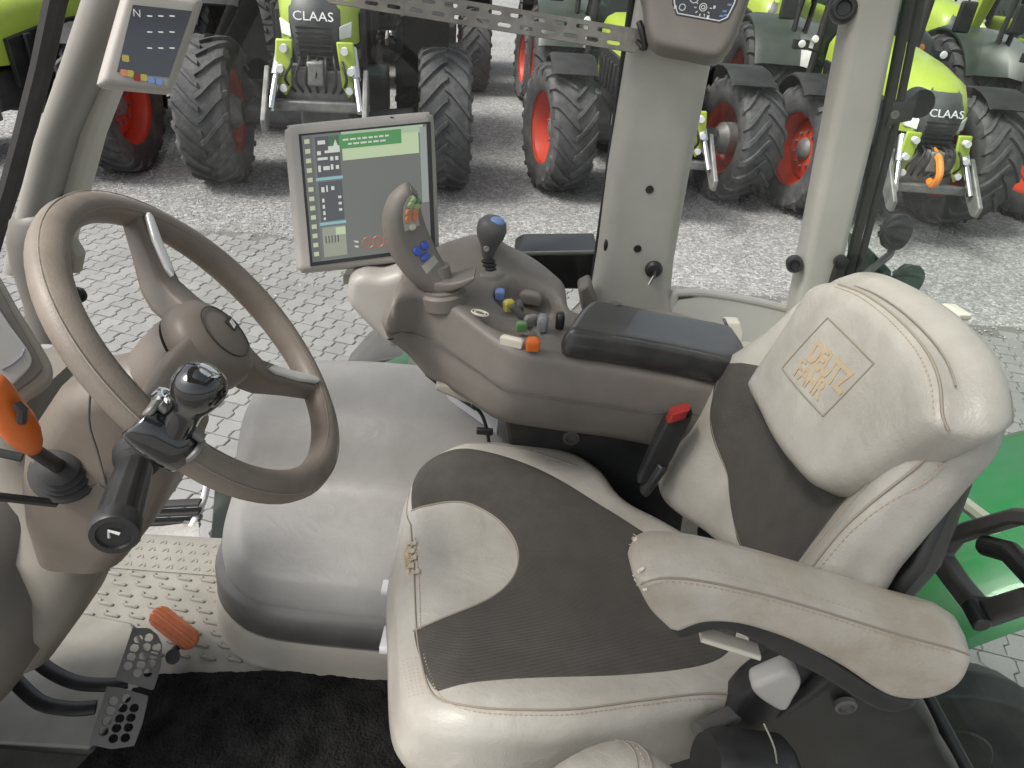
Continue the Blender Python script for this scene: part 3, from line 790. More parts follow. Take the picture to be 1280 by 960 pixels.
# back shell
m = MB()
ring = lambda v, w, d: [bO+U*v+V((0, -y_, 0))-NB*x_ for x_, y_ in ((.050, -w), (.050, w), (.062+d*.4, w*.93), (.066+d*.6, w*.7), (.066+d*.6, -w*.7), (.062+d*.4, -w*.93))]
m.loft([ring(-.08, .21, .05), ring(.1, .235, .07), ring(.3, .23, .07), ring(.40, .19, .05)])
m.build('back_shell', BLACK, SEAT, bevel=.012)
m = MB()
for k in range(3): m.bm.free(); m = MB(); m.cyl(bO+U*(.12+.035*k)+V((.080, -.20, 0)), bO+U*(.12+.035*k)+V((.080, -.236, 0)), .006, n=10); m.build('screw', CHROME, SEAT)
# --- armrest next to the camera
aN = V((-.05, -1, .12)).normalized(); aA = V((.96, -.05, -.26)); aA = (aA-aN*aA.dot(aN)).normalized(); aB = aN.cross(aA)
arm = Pad(V((.3, .50, .78)), aA, aB, lambda u, v: .006*math.exp(-(v/.03)**2), .009)
arm.outline([(797, 730), (806, 720), (825, 716), (870, 720), (930, 733), (1000, 752), (1120, 789), (1190, 808), (1214, 818), (1213, 832), (1195, 856), (1165, 874), (1130, 877), (1100, 867), (1050, 833), (1000, 806), (960, 790), (920, 780), (880, 781), (846, 794), (834, 787), (812, 764)])
ARM = arm.mesh(.082, belly=.007, tuck=.010).build('armrest', LEATHER_W, SEAT, ang=70)
m = MB(); e = arm.line([(800, 729), (808, 723), (826, 719), (870, 723), (930, 736), (1000, 755), (1120, 792), (1190, 811), (1212, 820)], .0002); m.tube(e, .0014, 6); m.build('seam', PIPING, ARM)
m = MB(); stitches(m, arm.line([(803, 731), (826, 722), (870, 726), (930, 739), (1000, 758), (1120, 795), (1190, 814)], .0008, step=.006)); stitches(m, [p-aN*.013+aB*.004 for p in arm.line([(812, 721), (870, 723), (930, 736), (1000, 755), (1120, 792), (1190, 811)], 0, step=.006)]); m.build('stitching', THREAD, ARM)
m = MB()
for k in range(20):
    q = arm.at(*arm.uv(797+rn.uniform(-3, 8), 728+rn.uniform(-10, 12)), .0004)-aN*rn.uniform(.0, .075)
    d1_ = V((rn.uniform(-1, 1), rn.uniform(-1, 1), rn.uniform(-1, 1)))*.004; d2_ = V((rn.uniform(-1, 1), rn.uniform(-1, 1), rn.uniform(-1, 1)))*.003
    q -= aA*rn.uniform(.000, .003)
    m.prism([q, q+d1_, q+d1_+d2_, q+d2_*1.3], aN*.0007)
m.build('frayed_edge', CREAM, ARM)
arm2 = Pad(V((.3, .512, .78)), aA, aB, None, .006)
arm2.outline([(842, 788), (880, 776), (925, 774), (1000, 800), (1060, 838), (1110, 868), (1150, 880), (1120, 893), (1085, 884), (1030, 850), (975, 822), (930, 797), (895, 790), (850, 800)])
arm2.mesh(.06).build('armrest_bracket', BLACK, SEAT, ang=60)
m = MB(); c0, c1 = P(875, 792, y=.53), P(948, 815, y=.53); d = (c1-c0); m.loft([[c0+d*k+V((0, a, b)) for a, b in rrect(.02, .008, .003, 3)] for k in (0, .5, 1)]); m.build('height_paddle', CREAM, SEAT)
# dark recliner housing below the armrest
sd = Pad(V((.35, .585, .5)), V((1, 0, 0)), V((0, 0, 1)), None, .012)
sd.outline([(925, 880), (965, 850), (1000, 830), (1040, 845), (1085, 870), (1120, 885), (1150, 880), (1180, 930), (1190, 1010), (900, 1010), (895, 930)])
SIDE = sd.mesh(.05).build('recliner_housing', BLACK, SEAT, ang=60)
m = MB(); q = P(1057, 883, y=.575); m.lathe([(.014, 0), (.014, .006), (.010, .008), (.009, .003), (.0, .002)], q+V((0, .004, 0)), (0, -1, 0), 24); m.build('pivot_cap', DKGREY, SIDE)
sp = Pad(V((.35, .555, .5)), V((1, 0, 0)), V((0, 0, 1)), lambda u, v: 0, .008); sp.outline([(941, 862), (955, 853), (990, 841), (1003, 856), (994, 875), (980, 892), (950, 876)])
sp.mesh(.03).build('recline_lever', mat('lever_plastic', (.45, .43, .40), .45), SEAT, ang=60)
m = MB(); m.cyl(P(872, 915, y=.56), P(925, 888, y=.60), .012, n=14); m.build('gas_strut', DKGREY, SEAT)
m = MB(); m.lathe([(.0, -.05), (.042, -.048), (.05, -.03), (.05, .05), (.042, .06), (0, .06)], P(925, 965, y=.52), (1, .1, -.2), 28); m.build('recline_motor', BLACK, SEAT)
m = MB(); m.tube(spline([P(955, 905, y=.52), P(968, 935, y=.51), P(972, 965, y=.51)], 5), .0011, 8); m.build('wire', CONS_L, SEAT)
# buckle side black stalk and red push button
m = MB(); m.tube([P(805, 615, y=.975), P(828, 578, y=.98)], [.016, .02], 10, flat=.6); a = m.build('buckle_stalk', BLACK, SEAT, bevel=.003)
bm_ = thing('seat_belt_buckle', 'black seat belt buckle with a red push button beside the backrest', 'buckle', P(838, 565, y=.985))
m = MB(); p0, p1 = P(812, 594, y=.985), P(848, 518, y=.985); d = p1-p0
m.loft([[p0+d*k+V((a*.8, b, a*.4)) for a, b in rrect(w, .03, .007, 3)] for k, w in ((0, .05), (.3, .056), (.9, .056), (1, .05))]); m.build('housing', BLACK, bm_)
m = MB(); p0 = P(845, 521, y=.978); m.loft([[p0+d.normalized()*k+V((a*.8, b, a*.4)) for a, b in rrect(.036, .024, .006, 3)] for k in (0, .012, .016)]); m.build('release_button', REDP, bm_)
# second pad near the camera
S2 = thing('folded_seat_pad', 'rounded beige leather pad at the bottom edge in front of the driver seat side', 'seat pad', P(765, 950, z=.55))
p2 = Pad(V((.12, .42, .62)), V((1, .05, 0)), V((0, 1, .1)), lambda u, v: 0, .05)
p2.outline([(672, 975), (688, 948), (715, 922), (765, 905), (805, 913), (835, 932), (858, 955), (875, 1000), (860, 1080), (760, 1120), (680, 1070)])
m = p2.mesh(.10, belly=.01); PD = m.build('pad', LEATHER, S2, ang=70)
m = MB(); m.tube(p2.line([(788, 910), (806, 930), (815, 955), (817, 1000)], .0003), .0016, 6); m.tube(p2.line([(772, 908), (790, 930), (797, 955), (798, 1000)], .0003), .0012, 6); m.build('seam', PIPING, PD)
m = MB(); stitches(m, p2.line([(780, 908), (798, 930), (806, 955), (808, 1000)], .0006, step=.007)); m.build('stitching', THREAD, PD)
m = MB(); m.box((.12, .40, .38), (.2, .12, .3)); m.build('bracket', BLACK, S2, bevel=.02)
# ================================================================== padded storage box
BX = thing('storage_box', 'large grey padded storage box with dark band standing between steering wheel and seat', 'storage box', (-.28, 1.25, 0))
def prof(v):
    k = [(.97, .155), (1.0, .19), (1.08, .215), (1.17, .242), (1.235, .262), (1.285, .345), (1.34, .395), (1.45, .42), (1.56, .435)]
    for (a, b), (c, d) in zip(k, k[1:]):
        if v <= c: t = min(1, max(0, (v-a)/(c-a))); t = t*t*(3-2*t)*.5+t*.5; return b+(d-b)*t
    return k[-1][1]
def smooth_prof(v): return sum(prof(v+o) for o in (-.022, -.011, 0, .011, .022))/5
bx = Pad(V((0, 0, 0)), V((1, 0, 0)), V((0, 1, 0)), lambda u, v: smooth_prof(v)+.012*math.exp(-((u+.3)/.2)**2), .045)
bx.setpoly([(-.605, 1.50), (-.615, 1.3), (-.61, 1.16), (-.585, 1.08), (-.535, 1.02), (-.46, .985), (-.30, .975), (-.1, .975), (.0, .98), (.02, 1.05), (.02, 1.3), (.02, 1.50), (-.05, 1.53), (-.3, 1.54), (-.56, 1.53)])
CS = bx.mesh(-.12, grid=.014, tuck=.0, belly=.0).build('cushion', BOXG, BX, ang=75)
def boxring(z, e): 
    pts = [(-.605-e, 1.54), (-.62-e, 1.3), (-.615-e, 1.15), (-.592-e*.9, 1.07-e*.4), (-.54-e*.7, 1.01-e*.7), (-.46-e*.4, .975-e), (-.30, .965-e), (-.1, .965-e), (.03, .965-e), (.03, 1.54)]
    return [V((p.x, p.y, z)) for p in resample(spline([V((*q, 0)) for q in pts], 6, False), .02, False, 70)]
m = MB(); m.loft([boxring(.085, .008), boxring(.092, .014), boxring(.146, .010), boxring(.155, .002)]); m.build('band', DKGREY, BX, ang=50)
m = MB(); m.loft([boxring(0, .030), boxring(.03, .024), boxring(.07, .020), boxring(.084, .012)]); m.build('plinth', mat('box_plinth', (.36, .335, .29), .5, (.30, .28, .24), 6, bump=.15, bscale=400, bdist=.0008), BX, ang=50)
# light panel and cable at the box rear
m = MB(); q = [P(548, 478, y=1.36), P(560, 500, y=1.36), P(622, 545, y=1.30), P(626, 505, y=1.30), P(600, 492, y=1.33)]; m.prism(q, (0, .02, 0)); m.build('side_panel', mat('pale_panel', (.52, .53, .56), .5), BX, bevel=.004)
# ================================================================== floor
m = MB(); m.prism([(-1.25, -.05, -.06), (.85, -.05, -.06), (.85, 1.56, -.06), (-.45, 1.56, -.06), (-.62, 1.32, -.06), (-1.25, 1.30, -.06)], (0, 0, .06))
fl = tag(m.build('floor', FLOORM, bevel=.006), kind='structure')
tread = tag(node('floor_tread', None), kind='structure'); tread.parent = fl
# raised tread marks
m = MB()
def bar(p, ang, L_, w, h):
    m.loft([[V((p.x, p.y, z0))+Matrix.Rotation(ang, 3, 'Z') @ V((a*k, b*k, 0)) for a, b in rrect(L_, w, w*.48, 3)] for z0, k in ((-.001, 1), (h*.7, .97), (h, .8))])
for r_, (y0, x0, n) in enumerate(((704, 325, 6), (725, 320, 6), (742, 340, 6), (760, 350, 4))):
    pass
for j in range(8):
    for i in range(9):
        x = -.99+i*.056+(.028 if j % 2 else 0); y = .965+j*.0295
        if y > 1.182 or x > -.575+(.06 if y < 1.08 else -.05) or x < -.93+1.0*max(0, 1.06-y): continue
        if math.hypot(x+.53, y-.86) < .10: continue
        bar(V((x, y, 0)), R(-8), .034, .0075, .0055); bar(V((x-.019, y+.007, 0)), R(-50), .015, .0075, .0055)
for j in range(4):
    for i in range(14):
        x = -.985+i*.033+(.0165 if j % 2 else 0); y = 1.203+j*.026
        if x > -.60+.0: continue
        bar(V((x-.004, y, .003)), R(58), .015, .0055, .006); bar(V((x+.004, y, .003)), R(-58), .015, .0055, .006)
o = m.build('tread_marks', mat('tread_marks', (.23, .22, .19), .6), fl)  # bars toned darker than the floor to carry their edge shading
bpy.data.objects.remove(tread)
m = MB(); m.prism([(-1.15, 1.188, -.001), (-.60, 1.188, -.001), (-.60, 1.30, -.001), (-1.15, 1.30, -.001)], (0, 0, .0055)); m.build('door_sill', FLOORM, fl, bevel=.002)
# left foot well plate (raised, smooth)
m = MB(); q = [P(100, 765, z=.012), P(165, 778, z=.012), P(190, 840, z=.012), P(112, 935, z=.012), P(-60, 925, z=.012), P(-60, 800, z=.012)]; m.prism([p-V((0, 0, .011)) for p in q], (0, 0, .011)); m.build('foot_plate', FLOORM, fl, bevel=.005)
# mat
MT = Pad(V((0, 0, .003)), V((1, 0, 0)), V((0, 1, 0)), lambda u, v: .010+.005*noise.noise(V((u*30, v*30, 0)))+.0035*noise.noise(V((u*90, v*90, 5))), .006)
q = [P(176, 842, z=.01), P(330, 838, z=.01), P(520, 842, z=.01), P(560, 1010, z=.01), P(60, 1000, z=.01), P(118, 936, z=.01)]
MT.setpoly([(p.x, p.y) for p in q], smooth=False)
o = MT.mesh(.002, grid=.007).build('floor_mat', CARPET, ang=80); tag(o, 'black carpet floor mat lying in the foot well below the seat', 'mat')
m = MB(); q = [P(-60, 930, z=.01), P(0, 935, z=.01), P(112, 945, z=.01), P(112, 1000, z=.01), P(-60, 1000, z=.01)]; m.prism([p-V((0, 0, .008)) for p in q], (0, 0, .010)); tag(m.build('rubber_mat', mat('rubber_strip', (.03, .028, .025), .8, (.06, .055, .048), 20), bevel=.003), 'dark rubber strip along the bottom left corner of the floor', 'mat')
# ================================================================== pedals
PB = thing('brake_pedal', 'split brake pedal of two perforated dark plates on curved black arms', 'pedal', P(160, 860, z=0))
def perfplate(pxs, holes, y_, z_, nm):
    # plate lying in a tilted plane, punched with round holes
    O = P(155, 855, z=.14); A = V((.92, .38, .0)).normalized(); Nn = V((.35, -.55, .75)).normalized(); A = (A-Nn*A.dot(Nn)).normalized(); B = Nn.cross(A)
    pd = Pad(O, A, B, None, .003)
    poly = [pd.uv(*p) for p in pxs]; hc = [pd.uv(*p) for p in holes]; r = .0078
    pts = resample(poly, .006); n = len(pts); ed = [(i, (i+1) % n) for i in range(n)]
    for c in hc:
        b = len(pts)
        for k in range(14): pts.append(c+V((math.cos(k*math.pi/7), math.sin(k*math.pi/7)))*r)
        ed += [(b+k, b+(k+1) % 14) for k in range(14)]
    vs, es, fs, *_ = geometry.delaunay_2d_cdt(pts, ed, [], 1, 1e-6)
    m = MB(); bv = [m.bm.verts.new(O+A*p.x+B*p.y) for p in vs]
    for f in fs:
        c = sum((vs[i] for i in f), V((0, 0)))/len(f)
        if any((c-h).length < r*.95 for h in hc): continue
        m.bm.faces.new([bv[i] for i in f])
    o = m.build(nm, DKGREY, PB, smooth=False)
    md = o.modifiers.new('thick', 'SOLIDIFY'); md.thickness = .006; md.offset = -1
    m = MB()
    for h in hc:
        c = O+A*h.x+B*h.y; m.lathe([(r*.98, -.003), (r*.98, .002), (r*1.22, .002), (r*1.22, .0)], c, Nn, 16, cap=False)
    m.build('hole_rim', CAST, o)
    return O, A, B, Nn
hu = [(173, 799), (186, 797), (168, 810), (183, 809), (196, 809), (164, 821), (179, 820), (192, 819), (160, 832), (176, 831), (189, 829), (172, 841), (185, 841)]
hl = [(142, 876), (158, 873), (138, 888), (154, 885), (168, 885), (134, 901), (150, 898), (164, 897), (130, 914), (146, 910), (161, 909), (142, 923), (157, 922)]
perfplate([(166, 785), (186, 785), (197, 793), (203, 806), (201, 835), (192, 863), (144, 849)], hu, 0, 0, 'pedal_plate')
perfplate([(134, 858), (152, 860), (186, 870), (178, 905), (168, 932), (140, 936), (111, 930)], hl, 0, 0, 'pedal_plate')
for pts in ([(38, 818), (62, 838), (95, 853), (135, 856), (160, 852)], [(18, 850), (50, 878), (90, 886), (120, 884)]):
    m = MB(); m.tube(spline([P(px, py, z=.125-.004*i) for i, (px, py) in enumerate(pts)], 6), .014, 10, flat=.55); m.build('pedal_arm', BLACK, PB)
AC = thing('accelerator_pedal', 'terracotta ribbed oval accelerator pedal pad on the beige floor', 'pedal', P(217, 785, z=0))
Oa = P(217, 784, z=.07); Na = V((.15, -.45, .85)).normalized(); Aa = (P(247, 806, z=.07)-P(190, 762, z=.07)); Aa = (Aa-Na*Aa.dot(Na)).normalized(); Ba = Na.cross(Aa)
ac = Pad(Oa, Aa, Ba, lambda u, v: .0028*math.cos(v*2*math.pi/.0085), .006)
c0 = ac.uv(194, 767); c1 = ac.uv(240, 801); L_ = (c1-c0).length/2; cm = (c0+c1)/2; w_ = .023
pp = [(cm.x+sx*L_*.75+w_*math.cos(t), cm.y+w_*math.sin(t)) for sx, rng in ((1, range(-90, 91, 18)), (-1, range(90, 271, 18))) for t in map(R, rng)]
ac.setpoly(pp, .003); ac.mesh(.010, grid=.0028).build('pedal_pad', TERRA, AC, ang=60)
m = MB(); m.cyl(P(216, 822, z=.02), P(216, 820, z=.055), .014); m.tube([P(216, 816, z=.045), P(226, 803, z=.035)], .008, 8); m.build('pedal_mount', BLACK, AC)
# ================================================================== steering column
ST = thing('steering_column', 'brown steering column with leather wheel, chrome clamp knob and side stalks', 'steering wheel', (-.75, .75, 0))
n_ = V((.76, .1616, .6293)).normalized(); CW = V((-.3694, .7481, .9042)); RW = .2
s1 = V((0, 1, 0)); s1 = (s1-n_*s1.dot(n_)).normalized(); s2 = n_.cross(s1)
def W_(r, a, h=0): return CW+s1*r*math.cos(a)+s2*r*math.sin(a)+n_*h
def w_ang(px, py):
    q = P(px, py, pl=(CW, n_))-CW; return math.atan2(q.dot(s2), q.dot(s1)), q.length
m = MB(); N_ = 72; rings = []
for i in range(N_):
    a = 2*math.pi*i/N_; c = W_(RW, a); rad = (c-CW).normalized()
    rr = .0182+.0010*math.cos(a*3)
    rings.append([c+(rad*math.cos(t)*1.0+n_*math.sin(t)*1.05)*rr*(1+.05*math.cos(3*t)) for t in [2*math.pi*j/16 for j in range(16)]])
m.loft(rings, closed=True); RIM = m.build('steering_wheel', WHEELP, ST, ang=60)
m = MB()
for off in (.55, 2.2): m.tube([W_(RW+.0188*math.cos(off), 2*math.pi*i/96, .0196*math.sin(off)) for i in range(96)], .0007, 5, closed=True)
m.build('rim_seam', PIPING, RIM)
sp_ang = [w_ang(165, 262)[0], w_ang(408, 492)[0]]; sp_ang.append(w_ang(140, 475)[0]+.25)
for k, a in enumerate(sp_ang):
    m = MB(); rg = []
    for r_, w, h, th in ((.045, .027, -.002, .020), (.07, .025, -.012, .020), (.10, .020, -.018, .018), (.15, .015, -.010, .016), (.192, .015, -.002, .014)):
        t = s1*math.cos(a)+s2*math.sin(a); b = n_.cross(t)
        rg.append([CW+t*r_+n_*(h+y_)+b*x_ for x_, y_ in rrect(w*2, th*2, .008, 3)])
    m.loft(rg); spk = m.build('spoke', COLUMN, RIM, ang=50)
    if k < 2:
        m = MB(); t = s1*math.cos(a)+s2*math.sin(a); b = n_.cross(t)
        m.loft([[CW+t*r_+n_*(h+y_)+b*x_ for x_, y_ in rrect(w, .008, .003, 3)] for r_, w, h in ((.10, .004, .003), (.112, .013, .0035), (.15, .015, .008), (.183, .012, .015), (.188, .006, .0155))]); m.build('silver_inlay', SILVER, spk)
# hub with cap and badge
HC = P(228, 432, pl=(CW, n_))
m = MB(); m.lathe([(.050, -.075), (.054, -.055), (.056, -.02), (.0555, -.018)], CW, n_, 40); m.build('hub_collar', COLUMN, RIM, ang=50)
m = MB(); m.lathe([(.053, -.016), (.058, -.012), (.0585, .005), (.054, .017), (.042, .026), (.02, .030), (0, .031)], CW, n_, 44); HB = m.build('hub_cap', COLUMN, RIM, ang=50)
m = MB(); m.tube([W_(.036, t, .0285) for t in [2*math.pi*i/40 for i in range(40)]], .0008, 5, closed=True); m.build('cap_groove', BLACK, HB)
qb = CW+s1*.022+n_*.0305
m = MB(); b1 = s1; b2 = s2
def badge_pt(x, y, h=0): return qb+b1*x+b2*y+n_*h
m.prism([badge_pt(-.010, -.008), badge_pt(.010, -.008), badge_pt(.010, .008), badge_pt(-.010, .008)], n_*.0012); BG = m.build('badge', BLACK, HB)
m = MB(); m.prism([badge_pt(-.007, -.005, .0012), badge_pt(.002, -.005, .0012), badge_pt(.007, .004, .0012), badge_pt(-.002, .004, .0012)], n_*.0006); m.build('badge_emblem', SILVER, BG)
# spinner knob with clamp on the lower left of the rim
ak, _ = w_ang(212, 528); kc = W_(RW-.002, ak)
m = MB(); t = (kc-CW).normalized(); b = n_.cross(t)
m.loft([[kc+b*k+t*x_*q_+n_*(y_*q_) for x_, y_ in rrect(.044, .044, .019, 5)] for k, q_ in ((-.030, .84), (-.027, .98), (-.012, 1.08), (.012, 1.08), (.027, .98), (.030, .84))]); CL = m.build('knob_clamp', GLOSS, RIM, ang=50)
m = MB(); m.loft([[kc+b*k+t*(x_-.004)+n_*(y_+.018) for x_, y_ in rrect(.034, .016, .007, 4)] for k in (-.032, -.025)]); m.build('clamp_plate', CAST, CL, bevel=.002)
m = MB(); m.loft([[kc+b*k+t*(x_+.006)+n_*(y_+.014) for x_, y_ in rrect(.030, .022, .009, 4)] for k in (.025, .032)]); m.build('clamp_plate', CAST, CL, bevel=.002)
m = MB(); m.loft([[kc+b*k+t*(x_)+n_*(y_+.026) for x_, y_ in rrect(.012, .008, .003, 3)] for k in (-.026, .026)]); m.build('clamp_strap', CAST, CL)
q = kc-b*.026+n_*.026-t*.012; m = MB(); m.lathe([(.0105, -.004), (.0105, .004), (.008, .006), (.0055, .006), (.005, .002), (0, .002)], q, n_, 18); m.build('clamp_screw', CHROME, CL)
kq = P(248, 486, pl=(kc+n_*.065, n_)); ka = (kq-(kc+n_*.02)); L0 = ka.length; ka.normalize()
m = MB(); m.lathe([(.018, -.004), (.0165, .008), (.016, L0*.40), (.0175, L0*.55), (.022, L0*.74), (.0255, L0), (.0245, L0+.010), (.019, L0+.019), (.0105, L0+.0235), (0, L0+.0245)], kc+n_*.02, ka, 36); KN = m.build('spinner_knob', GLOSS, CL, ang=50)
m = MB(); m.lathe([(.011, 0), (.009, .0015), (0, .002)], kc+n_*.02+ka*(L0+.0232), ka, 20); m.build('knob_cap', CHROME, KN)
# column body along the steering axis
def col_ring(h, w, d, o=(0, 0), r=.02, n=5): return [CW+n_*h+s1*(x_+o[0])+s2*(y_+o[1]) for x_, y_ in rrect(w, d, r, n)]
def hr(c, w, d, k, r=.04, n=6):
    # ring of width w (along x) and depth d (along y); k turns it from the wheel plane (0) to level (1)
    e = (s2*(1 if s2.x > 0 else -1)).lerp(V((1, 0, 0)), k).normalized(); f_ = V((0, 1, 0)).lerp(s1, 0 if k > .5 else 1-k).normalized()
    return [c+e*x_+f_*y_ for x_, y_ in rrect(w, d, min(r, w*.48, d*.48), n)]
ctr = [(CW-n_*.078, .09, .09, 0), (CW-n_*.115, .12, .12, .15), (P(168, 500, y=.755), .15, .15, .45), (P(155, 535, y=.75), .18, .17, .75), (P(146, 575, y=.745), .185, .17, 1), (P(136, 620, y=.745), .165, .165, 1), (P(122, 668, y=.75), .12, .15, 1)]
m = MB(); m.loft([hr(*q) for q in ctr]); CB = m.build('column_shroud', COLUMN, ST, ang=50)
gl = [P(px, py, y=.6625) for px, py in ((113, 490), (112, 530), (122, 565), (131, 600), (135, 625))]
m = MB(); m.tube(spline(gl, 5), .0014, 6); m.tube(spline([P(72, 634, y=.6625), P(100, 615, y=.662), P(121, 606, y=.662), P(131, 611, y=.662)], 4), .0012, 6); m.build('seam', DKGREY, CB)
def boot(parent, c, ax, prof, n=28, name='boot', mt=RUBBER):
    m = MB(); m.lathe(prof, c, ax, n); return m.build(name, mt, parent, ang=40)
# black twist stalk
b0, b1_ = P(174, 566, y=.655), P(143, 668, y=.51); ax = (b1_-b0); L0 = ax.length; ax.normalize()
boot(ST, b0, ax, [(.0, -.01), (.026, -.008), (.028, .004), (.024, .010), (.026, .016), (.021, .022), (.022, .028), (.016, .034), (0, .034)], name='stalk_boot')
m = MB(); rg = []
for s_, r_ in ((.034, .014), (.036, .0195), (.06, .0205), (L0-.022, .0225), (L0-.018, .0225), (L0-.018, .0245), (L0-.002, .0245), (L0+.002, .0225), (L0+.0022, .017), (L0-.001, .016), (L0-.0012, .001)):
    a_ = V((0, 1, 0)); a_ = (a_-ax*a_.dot(ax)).normalized(); b_ = ax.cross(a_)
    rg.append([b0+ax*s_+(a_*math.cos(t)+b_*math.sin(t))*r_*(1-(.10 if .05 < s_ < L0-.02 and j % 3 == 0 else 0)) for j, t in enumerate([2*math.pi*j/36 for j in range(36)])])
m.loft(rg); STK = m.build('control_stalk', BLACK, ST, ang=40)
m = MB(); m.tube([b1_+ax*.001+V((.006, 0, .002)), b1_+ax*.0015+V((-.004, 0, .006)), b1_+ax*.001+V((-.006, 0, -.004))], .0016, 6); m.build('stalk_symbol', SILVER, STK)
# orange shuttle lever
b0 = P(76, 585, y=.662); d1 = P(38, 560, y=.60)
pl_ = Pad(b0+V((-.02, .01, -.02)), V((.2, -.95, 0)), V((0, 0, 1)), None, .006) if False else None
ax = (d1-b0).normalized()
boot(ST, b0-ax*.012, ax, [(.0, -.012), (.040, -.010), (.040, -.002), (.033, 0), (.033, .006), (.028, .008), (.029, .014), (.023, .017), (.024, .022), (.016, .027), (0, .027)], name='lever_boot')
m = MB(); m.tube([b0, d1, P(22, 548, y=.585)], [.009, .008, .008], 12); m.build('lever_stem', BLACK, ST)
k0, k1 = P(41, 560, y=.60), P(-14, 478, y=.575); kd = (k1-k0); KL = kd.length; kd.normalize()
m = MB(); m.lathe([(0, -.004), (.008, -.003), (.013, .008), (.017, .025), (.0185, .045), (.0165, .065), (.0165, .085), (.014, .10), (.008, .107), (0, .108)], k0, kd, 28); OL = m.build('shuttle_lever', ORANGE, ST, ang=60)
m = MB(); m.tube([P(20, 505, y=.574), P(28, 512, y=.573), P(27, 527, y=.574)], .005, 8); m.build('lever_button', BLACK, OL)
m = MB(); m.tube([P(-10, 564, y=.62), P(28, 572, y=.625)], .005, 8); m.tube([P(-10, 620, y=.6), P(70, 629, y=.645)], .0055, 8); m.build('thin_stalk', BLACK, ST)
# lower cover around the column foot
m = MB(); rg = []
for z, cx, cy, rx, ry in ((.10, -1.03, .74, .12, .14), (.22, -.95, .74, .155, .17), (.36, -.885, .74, .19, .20), (.47, -.88, .74, .205, .205), (.55, -.90, .74, .19, .20), (.60, -.92, .74, .16, .18), (.625, -.94, .74, .11, .13)):
    rg.append([V((cx+rx*math.cos(t), cy+ry*math.sin(t), z)) for t in [2*math.pi*j/40 for j in range(40)]])
m.loft(rg); LC = m.build('lower_cover', SHROUD, ST, ang=60)
m = MB(); rg = []
for s_, r_ in ((0, .10), (.12, .09), (.2, .06)):
    pass
m.sphere((-.86, .60, .36), (.11, .07, .14), 28); m.build('cover_bulge', SHROUD, ST)
m = MB(); m.loft([hr(P(px, py, y=yy), w, d, 1, .06) for px, py, yy, w, d in ((28, 470, .95, .10, .18), (25, 540, .92, .13, .2), (28, 590, .88, .16, .22), (50, 640, .83, .20, .22), (72, 690, .80, .17, .2), (58, 745, .78, .15, .18), (40, 800, .77, .10, .14))]); m.build('column_base', mat('column_base_plastic', (.20, .185, .155), .5, (.165, .152, .128), 8, bump=.15, bscale=450, bdist=.0008), ST, ang=60)
# ================================================================== instrument cluster
IC = thing('instrument_cluster', 'beige instrument cluster with glossy lens at the left edge behind the steering wheel', 'instrument panel', P(30, 440, y=.8))
iN = V((.80, -.10, .59)).normalized(); iO = P(50, 450, y=.82); iA = V((0, 1, 0)); iA = (iA-iN*iA.dot(iN)).normalized(); iB = iN.cross(iA)
ic = Pad(iO, iA, iB, None, .012); ic.outline([(-90, 240), (-20, 310), (5, 345), (28, 385), (62, 440), (71, 462), (66, 480), (35, 503), (0, 545), (-90, 560)], k=4)
ic.mesh(.06, belly=.0).build('housing', CONS_L, IC, ang=60)
ic2 = Pad(iO+iN*.004, iA, iB, None, .004); ic2.outline([(-90, 270), (-10, 345), (20, 395), (52, 452), (50, 468), (25, 488), (-10, 520), (-90, 530)], k=4); ic2.mesh(.008).build('bezel', CONS, IC, ang=60)
ic3 = Pad(iO+iN*.0062, iA, iB, None, .003); ic3.outline([(-90, 300), (-10, 375), (15, 408), (38, 440), (40, 455), (28, 470), (0, 490), (-90, 510)], k=4); ic3.mesh(.006).build('lens', GLASSDK, IC, ang=60)
m = MB(); m.tube([P(px, py, pl=(iO+iN*.0066, iN)) for px, py in ((2, 462), (14, 456), (26, 446), (31, 436))], .0016, 6); m.build('gauge_mark', mat('gauge_print', (.25, .24, .30), .4), IC)
# ================================================================== right console
CO = thing('armrest_console', 'grey brown armrest console with joysticks and coloured levers beside the seat', 'console', (.05, 1.15, .6))
gA = V((.985, 0, -.172)).normalized(); gB = V((0, 1, 0)); gO = V((0, 1.03, .792))
def cpad_uv(px, py): q = P(px, py, pl=(gO, gA.cross(gB)))-gO; return q.dot(gA), q.dot(gB)
w1c = cpad_uv(661, 380); w2c = cpad_uv(640, 408); nose = cpad_uv(545, 362)
def wells(u, v):
    h = 0
    for (c, ru, rv, d) in ((w1c, .066, .052, .034), (w2c, .058, .026, .016)):
        q = math.hypot((u-c[0])/ru, (v-c[1])/rv); h -= d*(1-sm(.78, 1.02, q))
    return h
jc = cpad_uv(608, 338)
def cons_h(u, v): return wells(u, v)+.032*math.exp(-((u-jc[0])/.05)**2-((v-jc[1])/.05)**2)+.018*sm(-.02, -.16, u)+.030*sm(.13, .22, v)*(1-sm(.10, .2, u))
co = Pad(gO, gA, gB, cons_h, .018)
co.outline([(490, 384), (505, 381), (530, 378), (562, 389), (600, 410), (645, 436), (700, 448), (800, 464), (925, 486), (938, 455), (912, 420), (880, 398), (800, 380), (722, 390), (700, 366), (665, 338), (625, 322), (590, 322), (545, 330), (510, 346), (492, 366)])
BODY = co.mesh(lambda u, v: .150-.085*(1-sm(-.21, -.125, u)), grid=.0062, tuck=.014, belly=.010).build('console_body', CONS, CO, ang=60)
m = MB(); m.tube([p-co.N*.052+V((0, -.0125, 0)) for p in co.line([(492, 384), (530, 380), (600, 411), (645, 437), (700, 449), (800, 465), (925, 486)], 0)], .0014, 6); m.build('seam', DKGREY, BODY)
